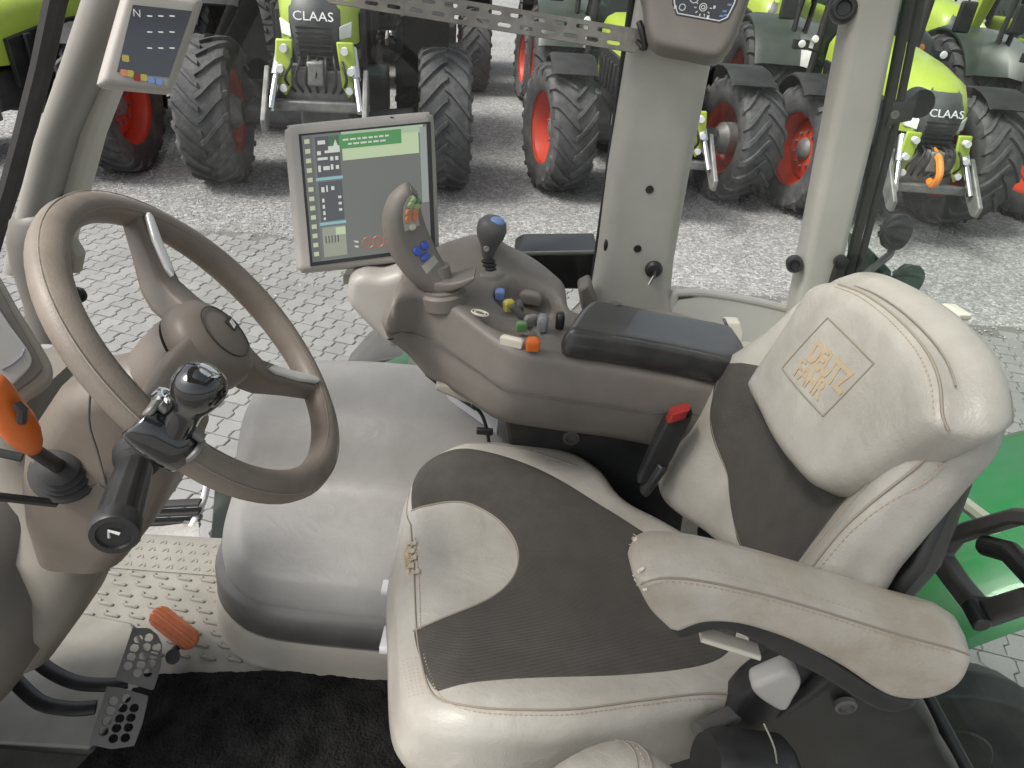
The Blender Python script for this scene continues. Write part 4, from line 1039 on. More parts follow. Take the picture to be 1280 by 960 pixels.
m = MB(); q0, q1 = P(545, 482, y=1.075), P(850, 545, y=1.075); d = q1-q0; m.loft([[q0+d*k+V((0, .06+a, -.002+b)) for a, b in rrect(.13, .05*(.3+.7*min(1, k*6)), .006, 3)] for k in (0, .1, .3, 1)]); m.build('under_cover', CONS_L, CO, bevel=.003)
# joystick boots
def cpt(px, py, h=0.):
    return P(px, py, pl=(gO+co.N*(.012+h), co.N))
jb = cpt(553, 366); m = MB(); m.lathe([(.040, -.02), (.040, .002), (.034, .006), (.034, .010), (.028, .012), (.029, .018), (.023, .021), (.024, .027), (.018, .031), (.016, .05), (0, .05)], jb, (-.1, 0, 1), 36); m.build('joystick_boot', CONS, CO, ang=40)
# big multi-function lever
yj = jb.y-.004
spine = [P(px, py, y=yj) for px, py in ((556, 357), (540, 345), (522, 322), (508, 295), (503, 272), (505, 255), (512, 243), (518, 239))]
sp_ = spline(spine, 5); m = MB(); rg = []; FN = []
for i, p in enumerate(sp_):
    t = (sp_[min(i+1, len(sp_)-1)]-sp_[max(i-1, 0)]).normalized(); k = i/(len(sp_)-1)
    f = V((t.z, 0, -t.x)).normalized()          # towards the driver (+x)
    if f.x < 0: f = -f
    sd_ = V((0, 1, 0)); f, sd_ = (f*math.cos(R(42))-sd_*math.sin(R(42))), (sd_*math.cos(R(42))+f*math.sin(R(42)))
    w = .020+.026*math.sin(math.pi*min(1, k*1.05)**.8)*.9 if k < .97 else .014
    d = .012+.010*math.sin(math.pi*min(1, k)**.7) if k < .97 else .006
    rg.append([p+sd_*x_+f*y_ for x_, y_ in rrect(w*1.65, d*2.15, min(w*.7, d*.9), 5)]); FN.append((p, f, d, sd_))
m.loft(rg); JL = m.build('multi_function_lever', CONS, CO, ang=60)
pr = [P(px, py, y=yj) for px, py in ((545, 352), (565, 352), (585, 346), (594, 341))]
m = MB(); pr = spline(pr, 4); m.loft([[p+V((0, x_, 0))+V((0, 0, y_)) for x_, y_ in rrect(.050, .018*(1-.5*i/len(pr)), .0045, 4)] for i, p in enumerate(pr)]); m.build('palm_rest', CONS, JL, ang=60)
def lever_btn(k, dy, sz, mt, nm='button'):
    p, f, d, sd_ = FN[int(k*(len(FN)-1))]; t = f.cross(sd_)
    m = MB(); q = p+f*(d+.001)+sd_*dy; m.loft([[q+sd_*(x_*s_)+t*y_*s_+f*h for x_, y_ in rrect(sz[0], sz[1], min(sz)*.4, 3)] for h, s_ in ((-.003, 1), (.0025, 1), (.004, .8))]); m.build(nm, mt, JL, ang=40)
m = MB(); rr2 = []
for p, f, d, sd_ in FN[7:-2]: rr2.append([p+f*(d+.0002)+sd_*x_ for x_ in (-.017, .017)]+[p+f*(d+.0016)+sd_*x_ for x_ in (.015, -.015)])
m.loft(rr2); m.build('button_panel', mat('button_panel', (.42, .40, .34), .45), JL)
for k, dy, sz, mt in ((.90, -.007, (.011, .012), LGRN), (.90, .008, (.011, .012), GRNP), (.82, -.007, (.011, .012), LGRN), (.82, .008, (.011, .012), LGRN), (.70, -.007, (.011, .013), SALMON), (.70, .008, (.011, .012), SALMON), (.61, -.007, (.011, .013), SALMON), (.61, .008, (.011, .012), SALMON), (.52, 0, (.012, .010), CREAM), (.36, -.008, (.014, .015), BLUP), (.36, .009, (.014, .015), BLUP), (.29, -.001, (.018, .010), BLUP)): lever_btn(k, dy, sz, mt)
# second joystick
j2 = cpt(608, 331, .016); m = MB(); m.lathe([(.044, -.04), (.040, -.008), (.034, -.003), (0, -.002)], j2, (0, 0, 1), 32); m.build('joystick_collar', CONS, CO, ang=50)
m = MB(); m.lathe([(.026, -.03), (.026, .0), (.022, .003), (.022, .006), (.017, .009), (.018, .012), (.012, .015), (0, .015)], j2, (0, 0, 1), 28); m.build('joystick_boot', BLACK, CO, ang=40)
tp = P(614, 290, y=j2.y-.01); ax = (tp-j2).normalized(); LJ = (tp-j2).length
m = MB(); m.lathe([(.010, .0), (.0105, LJ*.3), (.015, LJ*.55), (.024, LJ*.85), (.027, LJ*1.05), (.025, LJ*1.25), (.017, LJ*1.38), (0, LJ*1.42)], j2, ax, 32)
for v in m.bm.verts: v.co.y = j2.y+(v.co.y-j2.y)*.85
J2 = m.build('joystick', DKGREY, CO, ang=60)
m = MB(); q = j2+ax*LJ*1.30+V((.006, .0, .0)); m.sphere(q, (.016, .013, .009), 16); m.build('thumb_button', BLUL, J2)
for px, py in ((611, 300), (608, 312)):
    q = P(px, py, y=j2.y-.026); m = MB(); m.lathe([(.0055, 0), (.0055, .004), (.004, .005), (0, .004)], q+V((0, .004, 0)), (0, -1, .25), 14); m.build('round_button', CHROME if False else CAST, J2)
# small levers and knobs inside the tray
def knob(px, py, h, size, mt, nm, rot=0., hh=None):
    q = cpt(px, py, h); m = MB(); M = Matrix.Rotation(rot, 3, 'Z')
    m.loft([[q+M @ V((x_*s_, y_*s_, z)) for x_, y_ in rrect(size[0], size[1], min(size)*.35, 4)] for z, s_ in ((-(hh or .01), .8), (0, .86), (size[2]*.35, .86), (size[2]*.65, .78), (size[2]*.88, .6), (size[2], .3))]); return m.build(nm, mt, CO, ang=40)
knob(648, 386, -.012, (.016, .03, .016), DKGREY, 'lever_base', .3)
m = MB(); m.tube([cpt(655, 398, -.01), cpt(640, 382, .008)], [.006, .007], 10); m.build('lever_stem', DKGREY, CO)
knob(636, 381, .004, (.022, .016, .010), YELP, 'yellow_lever', .5)
knob(664, 372, -.012, (.05, .022, .014), CONS, 'lever_base', -.2)
knob(652, 407, -.008, (.022, .012, .008), GRNP, 'green_lever', .2); knob(664, 400, -.004, (.03, .014, .01), BOXG, 'grey_lever', .5)
knob(678, 405, .0, (.022, .026, .018), GREYK, 'grey_knob'); knob(700, 402, .0, (.018, .024, .018), BLACK, 'black_knob')
knob(666, 430, .0, (.026, .018, .012), ORANGE, 'orange_lever', .1); knob(640, 425, -.006, (.045, .012, .006), CREAM, 'cream_slider', -.3)
knob(625, 366, -.006, (.02, .02, .008), BLUL, 'blue_knob'); knob(667, 357, -.002, (.014, .012, .006), SALMON, 'salmon_button')
m = MB()
for r_ in (.010, .0065): 
    q = cpt(600, 391, .002); m.tube([q+V((r_*1.4*math.cos(t), r_*math.sin(t), -.17*r_*1.4*math.cos(t))) for t in [2*math.pi*i/24 for i in range(24)]], .0012, 6, closed=True)
m.build('ring_mark', CREAM, BODY)
# lid box
lid = Pad(gO+co.N*.052, gA, gB, lambda u, v: 0, .012); lid.outline([(717, 398), (735, 377), (755, 374), (830, 389), (905, 403), (922, 415), (934, 438), (918, 450), (860, 438), (780, 423), (716, 412)], k=5)
LD = lid.mesh(.048, belly=.004, tuck=.002).build('lid', LIDB, CO, ang=60)
m = MB(); q = cpt(768, 377, .055); m.sphere(P(768, 379, pl=(lid.O, lid.N)), (.013, .009, .0012), 12); m.build('lid_latch', DKGREY, LD)
# dark mechanism below the console
m = MB(); q = [P(627, 512, y=1.12), P(640, 590, y=1.12), P(700, 640, y=1.12), P(850, 680, y=1.12), P(870, 545, y=1.12), P(780, 535, y=1.12)]; m.prism(q, (0, .12, 0)); m.build('under_frame', BLACK, CO, bevel=.01)
m = MB(); m.lathe([(.016, 0), (.016, .008), (.011, .009), (.010, .004), (0, .004)], P(714, 545, y=1.122), (0, -1, 0), 20); m.build('frame_bolt', DKGREY, CO)
m = MB(); m.box(P(787, 532, y=1.11), (.022, .02, .03)); m.box(P(815, 537, y=1.112), (.02, .02, .024)); m.build('frame_clip', CONS_L, CO, bevel=.003)
# cable with clip
CA = thing('cable', 'thin black cable with a clip hanging at the rear of the grey box', 'cable', P(607, 540, y=1.29))
m = MB(); m.tube(spline([P(533, 468, y=1.30), P(555, 485, y=1.31), P(585, 505, y=1.29), P(600, 515, y=1.285), P(608, 535, y=1.28), P(612, 560, y=1.27)], 6), .004, 8); cb = m.build('wire', BLACK, CA)
m = MB(); p = P(606, 539, y=1.275); m.box(p, (.036, .012, .014)); m.build('cable_clip', BLACK, CA, bevel=.002); m = MB(); p = P(592, 509, y=1.28); m.box(p, (.014, .008, .008), Matrix.Rotation(.6, 3, 'Y')); m.build('cable_clip', BLACK, CA, bevel=.002)
# ================================================================== touchscreen monitor
MO = thing('touchscreen_monitor', 'touchscreen monitor in a beige frame above the console, green banner on screen', 'monitor', P(455, 330, y=1.25))
mc = P(457, 240, y=1.245); mN = V((.20, -.93, .32)).normalized()
mA = P(540, 232, pl=(mc, mN))-P(372, 250, pl=(mc, mN)); mA.normalize(); mB = mN.cross(mA)
mo = Pad(mc, mA, mB, None, .012)
def rq(a, b, c, d, k=.09):
    pts = [V((*p, 0)) for p in (a, b, c, d)]; out = []
    for i in range(4):
        p, q, r_ = pts[i-1], pts[i], pts[(i+1) % 4]
        out += [(q+(p-q)*k), q+(p-q)*k*.3+(r_-q)*k*.3*.0+(p-q)*0+(r_-q)*k*.12, q+(r_-q)*k*.3+(p-q)*k*.12, q+(r_-q)*k]
    return [(p.x, p.y) for p in out]
mo.outline(rq((355, 157), (541, 139), (549, 323), (372, 342), .10), k=4)
FRM = mo.mesh(.055, belly=.004, tuck=.006).build('frame', BEZEL, MO, ang=60)
mq = [mo.uv(*p) for p in ((377, 170), (533, 155), (539, 309), (391, 328))]
def mpt(s_, t_, h): # s right 0..1, t down 0..1
    a = mq[0].lerp(mq[1], s_); b_ = mq[3].lerp(mq[2], s_); p = a.lerp(b_, t_); return mo.O+mo.A*p.x+mo.B*p.y+mo.N*h
def mrect(s0, t0, s1_, t1, h, name, mt, parent, th=.0004):
    m = MB(); q = [mpt(s0, t0, h), mpt(s0, t1, h), mpt(s1_, t1, h), mpt(s1_, t0, h)]; m.prism(q, mo.N*th); return m.build(name, mt, parent, smooth=False)
mrect(-.022, -.015, 1.035, 1.03, -.0105, 'bezel_inner', BLACK, MO, .0122)
SCR = mrect(0, 0, 1, 1, .0018, 'screen', emis('screen_grey', (.16, .165, .152), 1), MO)
E_ = lambda n, c: emis('screen_'+n, c, 1)
eg, eb, ep, et, ew, ec, ek, er = E_('green', (.09, .28, .10)), E_('side', (.16, .17, .165)), E_('pale', (.50, .60, .38)), E_('tile', (.09, .095, .10)), E_('white', (.62, .64, .58)), E_('cyan', (.25, .47, .50)), E_('photo', (.30, .32, .25)), E_('red', (.42, .13, .08))
def el(s0, t0, s1_, t1, mt, nm, h=.0023): return mrect(s0, t0, s1_, t1, h, nm, mt, SCR)
el(.0, 0, .075, 1, E_('icons', (.13, .14, .13)), 'icon_column'); el(.085, 0, .30, 1, eb, 'tile_panel')
el(.31, .0, .97, .06, E_('pale2', (.40, .50, .36)), 'top_band'); el(.31, .05, .93, .22, ep, 'pale_band'); el(.21, .02, .79, .13, eg, 'green_banner', .0028)
m = MB(); m.prism([mpt(.24, .105, .0033), mpt(.28, .105, .0033), mpt(.26, .05, .0033)], mo.N*.0003); m.build('warning_triangle', ew, SCR)
m = MB()
for r_, (a, b_) in enumerate(((.32, .70), (.36, .66))): 
    x = a
    while x < b_: w = .02+.03*((x*37) % 1); q = [mpt(x, .055+r_*.035, .0033), mpt(x, .068+r_*.035, .0033), mpt(x+w, .068+r_*.035, .0033), mpt(x+w, .055+r_*.035, .0033)]; m.prism(q, mo.N*.0002); x += w+.012
m.build('message_line', ew, SCR)
el(.94, .02, .995, .62, E_('rightbar', (.30, .33, .31)), 'right_bar')
m = MB(); rn = random.Random(2)
for k in range(13): s0 = .018; t0 = .03+k*.074; q = [mpt(s0, t0, .0028), mpt(s0, t0+.035, .0028), mpt(s0+.04, t0+.035, .0028), mpt(s0+.04, t0, .0028)]; m.prism(q, mo.N*.0002)
m.build('menu_icon', E_('icon', (.50, .52, .36)), SCR)
for t0, t1 in ((.02, .33), (.37, .68)): el(.10, t0, .29, t1, et, 'status_tile', .0028)
for t0 in (.335, .69): el(.085, t0, .30, t0+.022, ec, 'divider_line', .0028)
el(.10, .73, .29, .97, ek, 'camera_picture', .0028); el(.21, .74, .29, .80, ep, 'camera_sky', .0033); 
m = MB()
for k in range(5): q = [mpt(.12+k*.025, .80, .0033), mpt(.12+k*.025, .86, .0033), mpt(.13+k*.025, .86, .0033), mpt(.13+k*.025, .80, .0033)]; m.prism(q, mo.N*.0002)
m.build('camera_detail', et, SCR)
m = MB()
for (a, b_, w, h) in ((.12, .05, .06, .03), (.2, .10, .09, .05), (.11, .13, .03, .03), (.17, .13, .05, .02), (.11, .18, .08, .02), (.21, .18, .025, .03), (.25, .18, .025, .03), (.11, .24, .02, .05), (.15, .25, .05, .03), (.21, .24, .02, .04), (.25, .25, .025, .03), (.12, .41, .025, .04), (.16, .40, .012, .05), (.20, .41, .025, .03), (.12, .50, .018, .03), (.12, .55, .018, .03), (.12, .60, .018, .03), (.12, .65, .018, .02), (.25, .49, .025, .02), (.25, .54, .025, .02), (.25, .59, .025, .02)):
    q = [mpt(a, b_, .0033), mpt(a, b_+h, .0033), mpt(a+w, b_+h, .0033), mpt(a+w, b_, .0033)]; m.prism(q, mo.N*.0002)
m.build('tile_marking', ew, SCR)
for k in range(3):
    m = MB(); c = mpt(.47+.085*k, .895, .0026)
    m.tube([c+mo.A*.0095*math.cos(t)+mo.B*.0095*math.sin(t) for t in [2*math.pi*i/28 for i in range(28)]], .0011, 5, closed=True); m.box(c, (.006, .0006, .004)); m.build('red_ring', er, SCR)
m = MB(); m.box(mpt(.37, .875, .0026), (.008, .0006, .003)); m.box(mpt(.37, .915, .0026), (.007, .0006, .003)); m.build('value_mark', ew, SCR)
m = MB(); m.box(mo.at(*mo.uv(490, 147), .0002), (.006, .001, .003)); m.build('light_sensor', BLACK, MO)
m = MB(); q = P(455, 345, y=1.26); m.box(q, (.07, .05, .02)); m.cyl(q+V((.02, 0, 0)), q+V((.025, 0, -.05)), .014); m.box(q+V((-.01, 0, -.03)), (.03, .03, .04)); m.build('mount', CONS_L, MO, bevel=.004)
ma = Pad(V((-.25, 1.17, .8)), V((1, 0, 0)), V((0, .15, .99)), None, .02); ma.outline([(432, 362), (437, 348), (452, 342), (475, 345), (505, 340), (512, 372), (498, 425), (492, 438), (470, 420), (448, 398), (434, 380)], k=5)
ma.mesh(.09, belly=.006, tuck=.01).build('support_arm', BEZEL, MO, ang=60)
# ================================================================== pillars, windows
CF = thing('cab_frame', 'pale grey cab frame of window pillars, glass panes and black seals', 'cab frame', (.25, 1.5, 0))
def beam(pairs, mt, nm, parent, r=.02, bevel=0, ang=60):
    m = MB(); m.loft([[c+V((x_, y_, 0)) for x_, y_ in rrect(w, d, min(r, w*.45, d*.45), 5)] for c, w, d in pairs]); return m.build(nm, mt, parent, ang=ang)
def span(lx, rx, yl, yr, y):
    a, b = P(lx, yl, y=y), P(rx, yr, y=y); return (a+b)/2, abs(b.x-a.x)
yb = 1.48
pr = []
for lx, ly, rx, ry in ((798, 0, 912, 0), (784, 75, 893, 80), (762, 210, 866, 215), (748, 320, 845, 330), (742, 355, 840, 375), (730, 385, 850, 400), (700, 420, 890, 430)):
    c, w = span(lx, rx, ly, ry, yb); pr.append((c+V((0, .045, 0)), w, .09))
z0 = pr[0][0]; pr.insert(0, (z0+V((0, 0, .5)), pr[0][1], .09))
BP = beam(pr, TRIM, 'window_pillar', CF, .035)
for px, py, r_ in ((812, 237, .0085), (797, 311, .0085)):
    m = MB(); q = P(px, py, y=yb-.001); m.lathe([(r_, 0), (r_*.9, .0015), (0, .0016)], q, (0, -1, 0), 20); m.build('screw_hole', BLACK, BP)
m = MB(); q = P(758, 306, y=yb+.01); m.sphere(q, (.006, .006, .016), 12); m.build('door_buffer', BLACK, BP)
q = P(817, 336, y=yb); m = MB(); m.lathe([(.019, 0), (.019, .006), (.014, .012), (.006, .014), (0, .014)], q, (0, -1, 0), 24); KS = m.build('ignition_switch', BLACK, BP)
m = MB(); m.box(q+V((0, -.018, -.004)), (.006, .012, .016)); m.tube([q+V((0, -.022, -.006)), q+V((-.008, -.024, -.028))], .003, 6); m.build('key', CHROME, KS)
m = MB(); m.prism([P(722, 362, y=1.43), P(738, 354, y=1.43), P(748, 386, y=1.43), P(728, 392, y=1.43)], (0, .06, 0)); m.build('pillar_foot', CONS, BP, bevel=.008)
yc = 1.42; pr = []
for lx, ly, rx, ry in ((1064, -40, 1140, -40), (1070, 0, 1131, 0), (1042, 150, 1101, 150), (1004, 345, 1053, 345), (985, 440, 1030, 440)):
    c, w = span(lx, rx, ly, ry, yc); pr.append((c+V((0, .04, 0)), w, .08))
pr.insert(0, (pr[0][0]+V((-.03, 0, .45)), pr[0][1], .08)); CP = beam(pr, TRIM, 'rear_pillar', CF, .018)
m = MB(); sl = [P(px, py, y=yc+.03) for px, py in ((1150, -60), (1136, 0), (1107, 150), (1059, 345), (1035, 440))]; m.tube([sl[0]+V((-.03, 0, .45))]+sl, .011, 8); sl2 = [p+V((.022, .004, 0)) for p in sl]; m.tube([sl2[0]+V((-.03, 0, .45))]+sl2, .008, 8); m.build('window_seal', RUBBER, CF)
for px, py, r_ in ((1054, 12, .022), (993, 330, .017)):
    m = MB(); q = P(px, py, y=yc+.02); m.lathe([(0, -.02), (r_, -.018), (r_, .012), (r_*.8, .018), (r_*.6, .018), (r_*.5, .012), (0, .012)], q, (-.3, -1, .2), 24); m.build('window_catch', BLACK, CF, ang=40)
m = MB(); q = P(1050, 326, y=yc-.01); m.lathe([(.014, 0), (.014, .01), (.006, .014), (0, .014)], q, (0, -1, 0), 18); m.box(q+V((.004, .0, -.03)), (.018, .02, .05)); m.build('seal_clamp', BLACK, CF)
m = MB(); a, b = P(1108, 142, y=yc+.03), P(1140, 136, y=yc+.05); m.loft([[p+V((0, x_, y_)) for x_, y_ in rrect(.03, h, .006, 3)] for p, h in ((a, .045), (a.lerp(b, .6), .04), (b, .04))]); m.lathe([(.026, -.016), (.026, .016)], b+V((.006, 0, .012)), (0, 1, 0), 24); HG = m.build('glass_hinge', BLACK, CF, bevel=.003)
m = MB(); m.lathe([(.008, 0), (.008, .004), (.004, .004), (.004, .002), (0, .002)], P(1118, 143, y=yc+.012), (0, -1, 0), 6); m.build('hinge_bolt', CAST, HG)
# windscreen pillar
pr = []
for lx, ly, rx, ry in ((100, -60, 172, -60), (83, 0, 152, 0), (62, 85, 121, 85), (42, 170, 86, 170), (30, 230, 66, 235), (22, 285, 56, 290)):
    pass
def slant(pts, y, d, mt, nm, dy=0, r=.02):
    m = MB(); rg = []
    for lx, ly, rx, ry in pts:
        c, w = span(lx, rx, ly, ry, y); rg.append([c+V((x_, y_+dy, 0)) for x_, y_ in rrect(w, d, min(r, w*.45, d*.45), 5)])
    m.loft(rg); return m.build(nm, mt, CF, ang=60)
APL = mat('pillar_dark_trim', (.27, .26, .235), .5, (.245, .235, .21), 6, bump=.1, bscale=400, bdist=.0008)
slant(((172, -150, 226, -150), (112, 0, 164, 0), (85, 85, 128, 85), (56, 170, 90, 170), (38, 235, 72, 238), (26, 285, 58, 290), (15, 330, 50, 335)), 1.20, .09, APL, 'windscreen_pillar', 0, .03)
slant(((225, -150, 268, -150), (160, 0, 196, 0), (125, 85, 152, 85), (82, 172, 118, 172), (66, 240, 100, 240), (54, 300, 84, 300), (44, 360, 74, 360)), 1.235, .06, TRIM, 'pillar_cover', .02, .012)
m = MB(); sl = [P(px, py, y=1.24) for px, py in ((118, -150), (70, 0), (52, 85), (30, 170), (12, 235), (-6, 290), (-20, 340))]; m.tube(sl, .017, 8); m.build('windscreen_seal', RUBBER, CF)
m = MB(); rg = []
for px, py, r_ in ((46, 262, .024), (46, 275, .044), (48, 300, .052), (50, 325, .05), (54, 350, .046), (60, 380, .042), (64, 420, .04)):
    c = P(px, py, y=1.18); rg.append([c+V((r_*math.cos(t), r_*.8*math.sin(t), 0)) for t in [2*math.pi*j/28 for j in range(28)]])
m.loft(rg); m.build('pillar_joint', SHROUD, CF, ang=60)
m = MB(); q = P(76, 250, y=1.22); m.lathe([(.011, 0), (.011, .006), (.006, .007), (0, .004)], q, (0, -1, .1), 16); m.build('pillar_screw', BLACK, CF)
m = MB(); q = P(98, 368, y=1.2); m.lathe([(.012, -.01), (.014, 0), (.013, .012), (.009, .014), (.008, .006), (0, .006)], q, (.6, -.7, .1), 20); m.build('pillar_plug', BLACK, CF)
m = MB(); m.tube([P(85, 300, y=1.21), P(95, 316, y=1.205), P(91, 334, y=1.21)], .016, 10); m.build('pillar_loop', CONS_L, CF)
# glass
def pane(pts, nm, mt=PANE):
    m = MB(); m.face(pts); o = m.build(nm, mt, CF, smooth=False); return o
xb0 = P(755, 200, y=1.52).x
pane([V((-.88, 1.53, -.02)), V((.165, 1.53, -.02)), V((.165, 1.53, 1.75)), V((-.40, 1.53, 1.75)), V((-.60, 1.53, 1.2)), V((-.88, 1.53, .72))], 'door_glass')
pane([V((.345, 1.525, .66)), V((.60, 1.525, .63)), V((.58, 1.525, 1.75)), V((.345, 1.525, 1.75))], 'side_window')
pane([V((.70, 1.45, .34)), V((.84, -.25, .34)), V((.80, -.25, 1.75)), V((.58, 1.45, 1.75)), V((.66, 1.45, .8))], 'rear_window', PANE_R)
pane([V((.72, 1.45, -.10)), V((.86, -.25, -.10)), V((.84, -.25, .335)), V((.70, 1.45, .335))], 'lower_rear_window', PANE_L)
m = MB(); e0 = [V((.168, 1.53, -.02)), V((.168, 1.53, 1.75))]; m.tube(e0, .008, 8); m.build('door_seal', RUBBER, CF)
m = MB(); m.tube([V((.71, 1.44, -.08)), V((.86, -.25, -.08))], .012, 8); m.build('rear_seal', RUBBER, CF)
# side sill tray behind the console
m = MB()
rimp = [P(px, py, y=1.49) for px, py in ((838, 420), (843, 372), (852, 366), (880, 366), (920, 372), (960, 380), (1010, 392))]
m.tube(spline(rimp, 5), .009, 10); SH = m.build('sill_rim', SHELF, CF)
m = MB(); t0 = [P(px, py, y=1.485) for px, py in ((842, 376), (880, 370), (920, 376), (960, 384), (1010, 396))]; b0_ = [V((p.x, 1.46, .60)) for p in t0]; c0_ = [V((p.x, 1.25, .575)) for p in t0]
for i in range(len(t0)-1): m.face([t0[i], t0[i+1], b0_[i+1], b0_[i]]); m.face([b0_[i], b0_[i+1], c0_[i+1], c0_[i]])
m.build('side_tray', SHELF, CF, merge=.001, ang=50)
m = MB(); m.prism([(.18, 1.545, -.02), (.72, 1.545, -.02), (.72, 1.545, .63), (.62, 1.545, .64), (.34, 1.545, .67), (.18, 1.545, .62)], (0, .02, 0)); m.build('side_panel', SHELF, CF)
m = MB(); m.prism([(.70, 1.5, -.14), (.86, -.25, -.14), (.86, -.25, -.08), (.70, 1.5, -.08)], (.02, .003, 0)); m.build('rear_panel', CONS_L, CF)
m = MB(); q = P(872, 394, z=.58); m.tube([q+V((.022*math.cos(t), .018*math.sin(t), .002)) for t in [2*math.pi*i/24 for i in range(24)]], .0025, 6, closed=True); m.build('cup_ring', CONS_L, CF)
CUP = thing('card_holder', 'small cream holder standing in the side tray behind the black lid', 'holder', P(917, 418, z=.58))
m = MB(); q = [P(907, 403, y=1.36), P(926, 404, y=1.36), P(930, 416, y=1.36), P(926, 438, y=1.34), P(916, 436, y=1.34)]; m.prism(q, (0, .03, 0)); m.build('holder_body', CREAM, CUP, bevel=.004)
m = MB(); m.prism([P(905, 404, y=1.355), P(909, 403, y=1.355), P(924, 438, y=1.33), P(920, 440, y=1.33)], (0, .02, 0)); m.build('holder_edge', DKGREY, CUP)
PK = thing('door_pocket', 'open black pocket with pale rim at the foot of the middle window pillar', 'pocket', P(690, 340, y=1.56))
m = MB(); q = [P(px, py, y=1.56) for px, py in ((640, 324), (652, 317), (748, 316), (748, 350), (722, 362), (690, 362))]; m.prism(q, (0, .16, -.01)); m.build('pocket_shell', BLACK, PK, bevel=.006)
m = MB(); m.tube([P(px, py, y=1.555) for px, py in ((638, 325), (650, 317), (748, 315))], .005, 8); m.build('pocket_rim', SHELF, PK)
# ================================================================== pillar display and terminal
PDp = thing('pillar_display', 'dark pillar instrument with white scale markings high on the middle window pillar', 'display', P(870, 20, y=1.40))
dN = V((-.15, -.93, .33)).normalized(); dO = P(875, 20, y=1.39); dA = V((1, 0, 0)); dA = (dA-dN*dA.dot(dN)).normalized(); dB = dN.cross(dA)
pd = Pad(dO, dA, dB, None, .014); pd.outline([(795, -110), (806, 0), (812, 42), (824, 58), (860, 66), (892, 72), (908, 62), (925, 30), (950, -50), (960, -110)], k=4); pd.mesh(.07, belly=.004).build('housing', CONS, PDp, ang=60)
def flat(pad_, pxs, h, name, mt, parent, th=.0006, bevel=0):
    m = MB(); m.prism([pad_.O+pad_.A*p.x+pad_.B*p.y+pad_.N*h for p in [pad_.uv(*q) for q in pxs]], pad_.N*th); return m.build(name, mt, parent, smooth=False)
scr = [(836, -90), (840, 5), (845, 19), (900, 29), (911, 24), (921, 5), (938, -60), (940, -90)]
flat(pd, scr, -.0005, 'display_glass', GLOSS, PDp, .0012)
m = MB(); l = [pd.O+pd.A*p.x+pd.B*p.y+pd.N*.0012 for p in [pd.uv(*q) for q in [(839, -80), (843, 4), (847, 17), (899, 26.5), (909, 22), (918, 4), (935, -60)]]]; m.tube(l, .0012, 6)
for px, py, r_ in ((879, 9, .006), (879, 9, .0028), (853, 9, .005), (868, -2, .007)):
    c = P(px, py, pl=(pd.O+pd.N*.001, pd.N)); m.tube([c+pd.A*r_*math.cos(t)+pd.B*r_*math.sin(t) for t in [2*math.pi*i/20 for i in range(20)]], .0008, 5, closed=True)
for k in range(7):
    a = R(150+k*34); c = P(879, 9, pl=(pd.O+pd.N*.001, pd.N)); m.tube([c+(pd.A*math.cos(a)+pd.B*math.sin(a))*.011, c+(pd.A*math.cos(a)+pd.B*math.sin(a))*.015], .0009, 5)
for px, py in ((885, 21), (893, 9), (844, 9)): m.box(P(px, py, pl=(pd.O+pd.N*.001, pd.N)), (.004, .001, .005))
m.build('scale_marking', WHITEP, PDp)
m = MB()
for px, py in ((906, 14), (912, 6), (902, 20), (908, 19)): m.box(P(px, py, pl=(pd.O+pd.N*.001, pd.N)), (.007, .001, .003))
m.build('blue_segment', BLUL, PDp)
TE = thing('pillar_terminal', 'slim grey terminal with dark screen fixed to the windscreen pillar', 'terminal', P(190, 100, y=1.1))
tN = V((.50, -.83, .25)).normalized(); tO = P(190, 50, y=1.12); tA = P(230, 57, pl=(tO, tN))-P(150, 45, pl=(tO, tN)); tA.normalize(); tB = tN.cross(tA)
te = Pad(tO, tA, tB, None, .010); te.outline(rq((158, -18), (254, -2), (214, 115), (123, 106), .09), k=4); te.mesh(.035, belly=.003).build('housing', BEZEL, TE, ang=60)
TS = flat(te, [(166, 6), (240, 14), (211, 97), (146, 90)], -.0002, 'screen', emis('terminal_screen', (.055, .06, .068), 1, .12), TE, .001)
tm = text_mesh('N', .014, .0002); c = te.uv(171, 17)
for v in tm.bm.verts: v.co = te.O+te.A*(c.x+v.co.x)+te.B*(c.y+v.co.y)+te.N*(.0012+v.co.z)
tm.build('gear_letter', WHITEP, TS, smooth=False)
m = MB()
for k in range(9): px = 186+(k % 3)*14; py = 20+(k//3)*20; c = P(px, py, pl=(te.O+te.N*.001, te.N)); m.box(c, (.010, .002, .0015))
m.build('readout_line', WHITEP, TS)
for k, (px, py, mt) in enumerate(((157, 73, YELP), (155, 91, SALMON), (163, 92, YELP), (171, 97, REDP), (180, 97, YELP), (189, 100, BLUL), (199, 102, BLUL))):
    c = P(px, py, pl=(te.O+te.N*.001, te.N)); m = MB(); m.loft([[c+te.A*x_+te.B*y_+te.N*h for x_, y_ in rrect(.009, .009, .002, 2)] for h in (0, .001)]); m.build('warning_lamp', mt, TE)
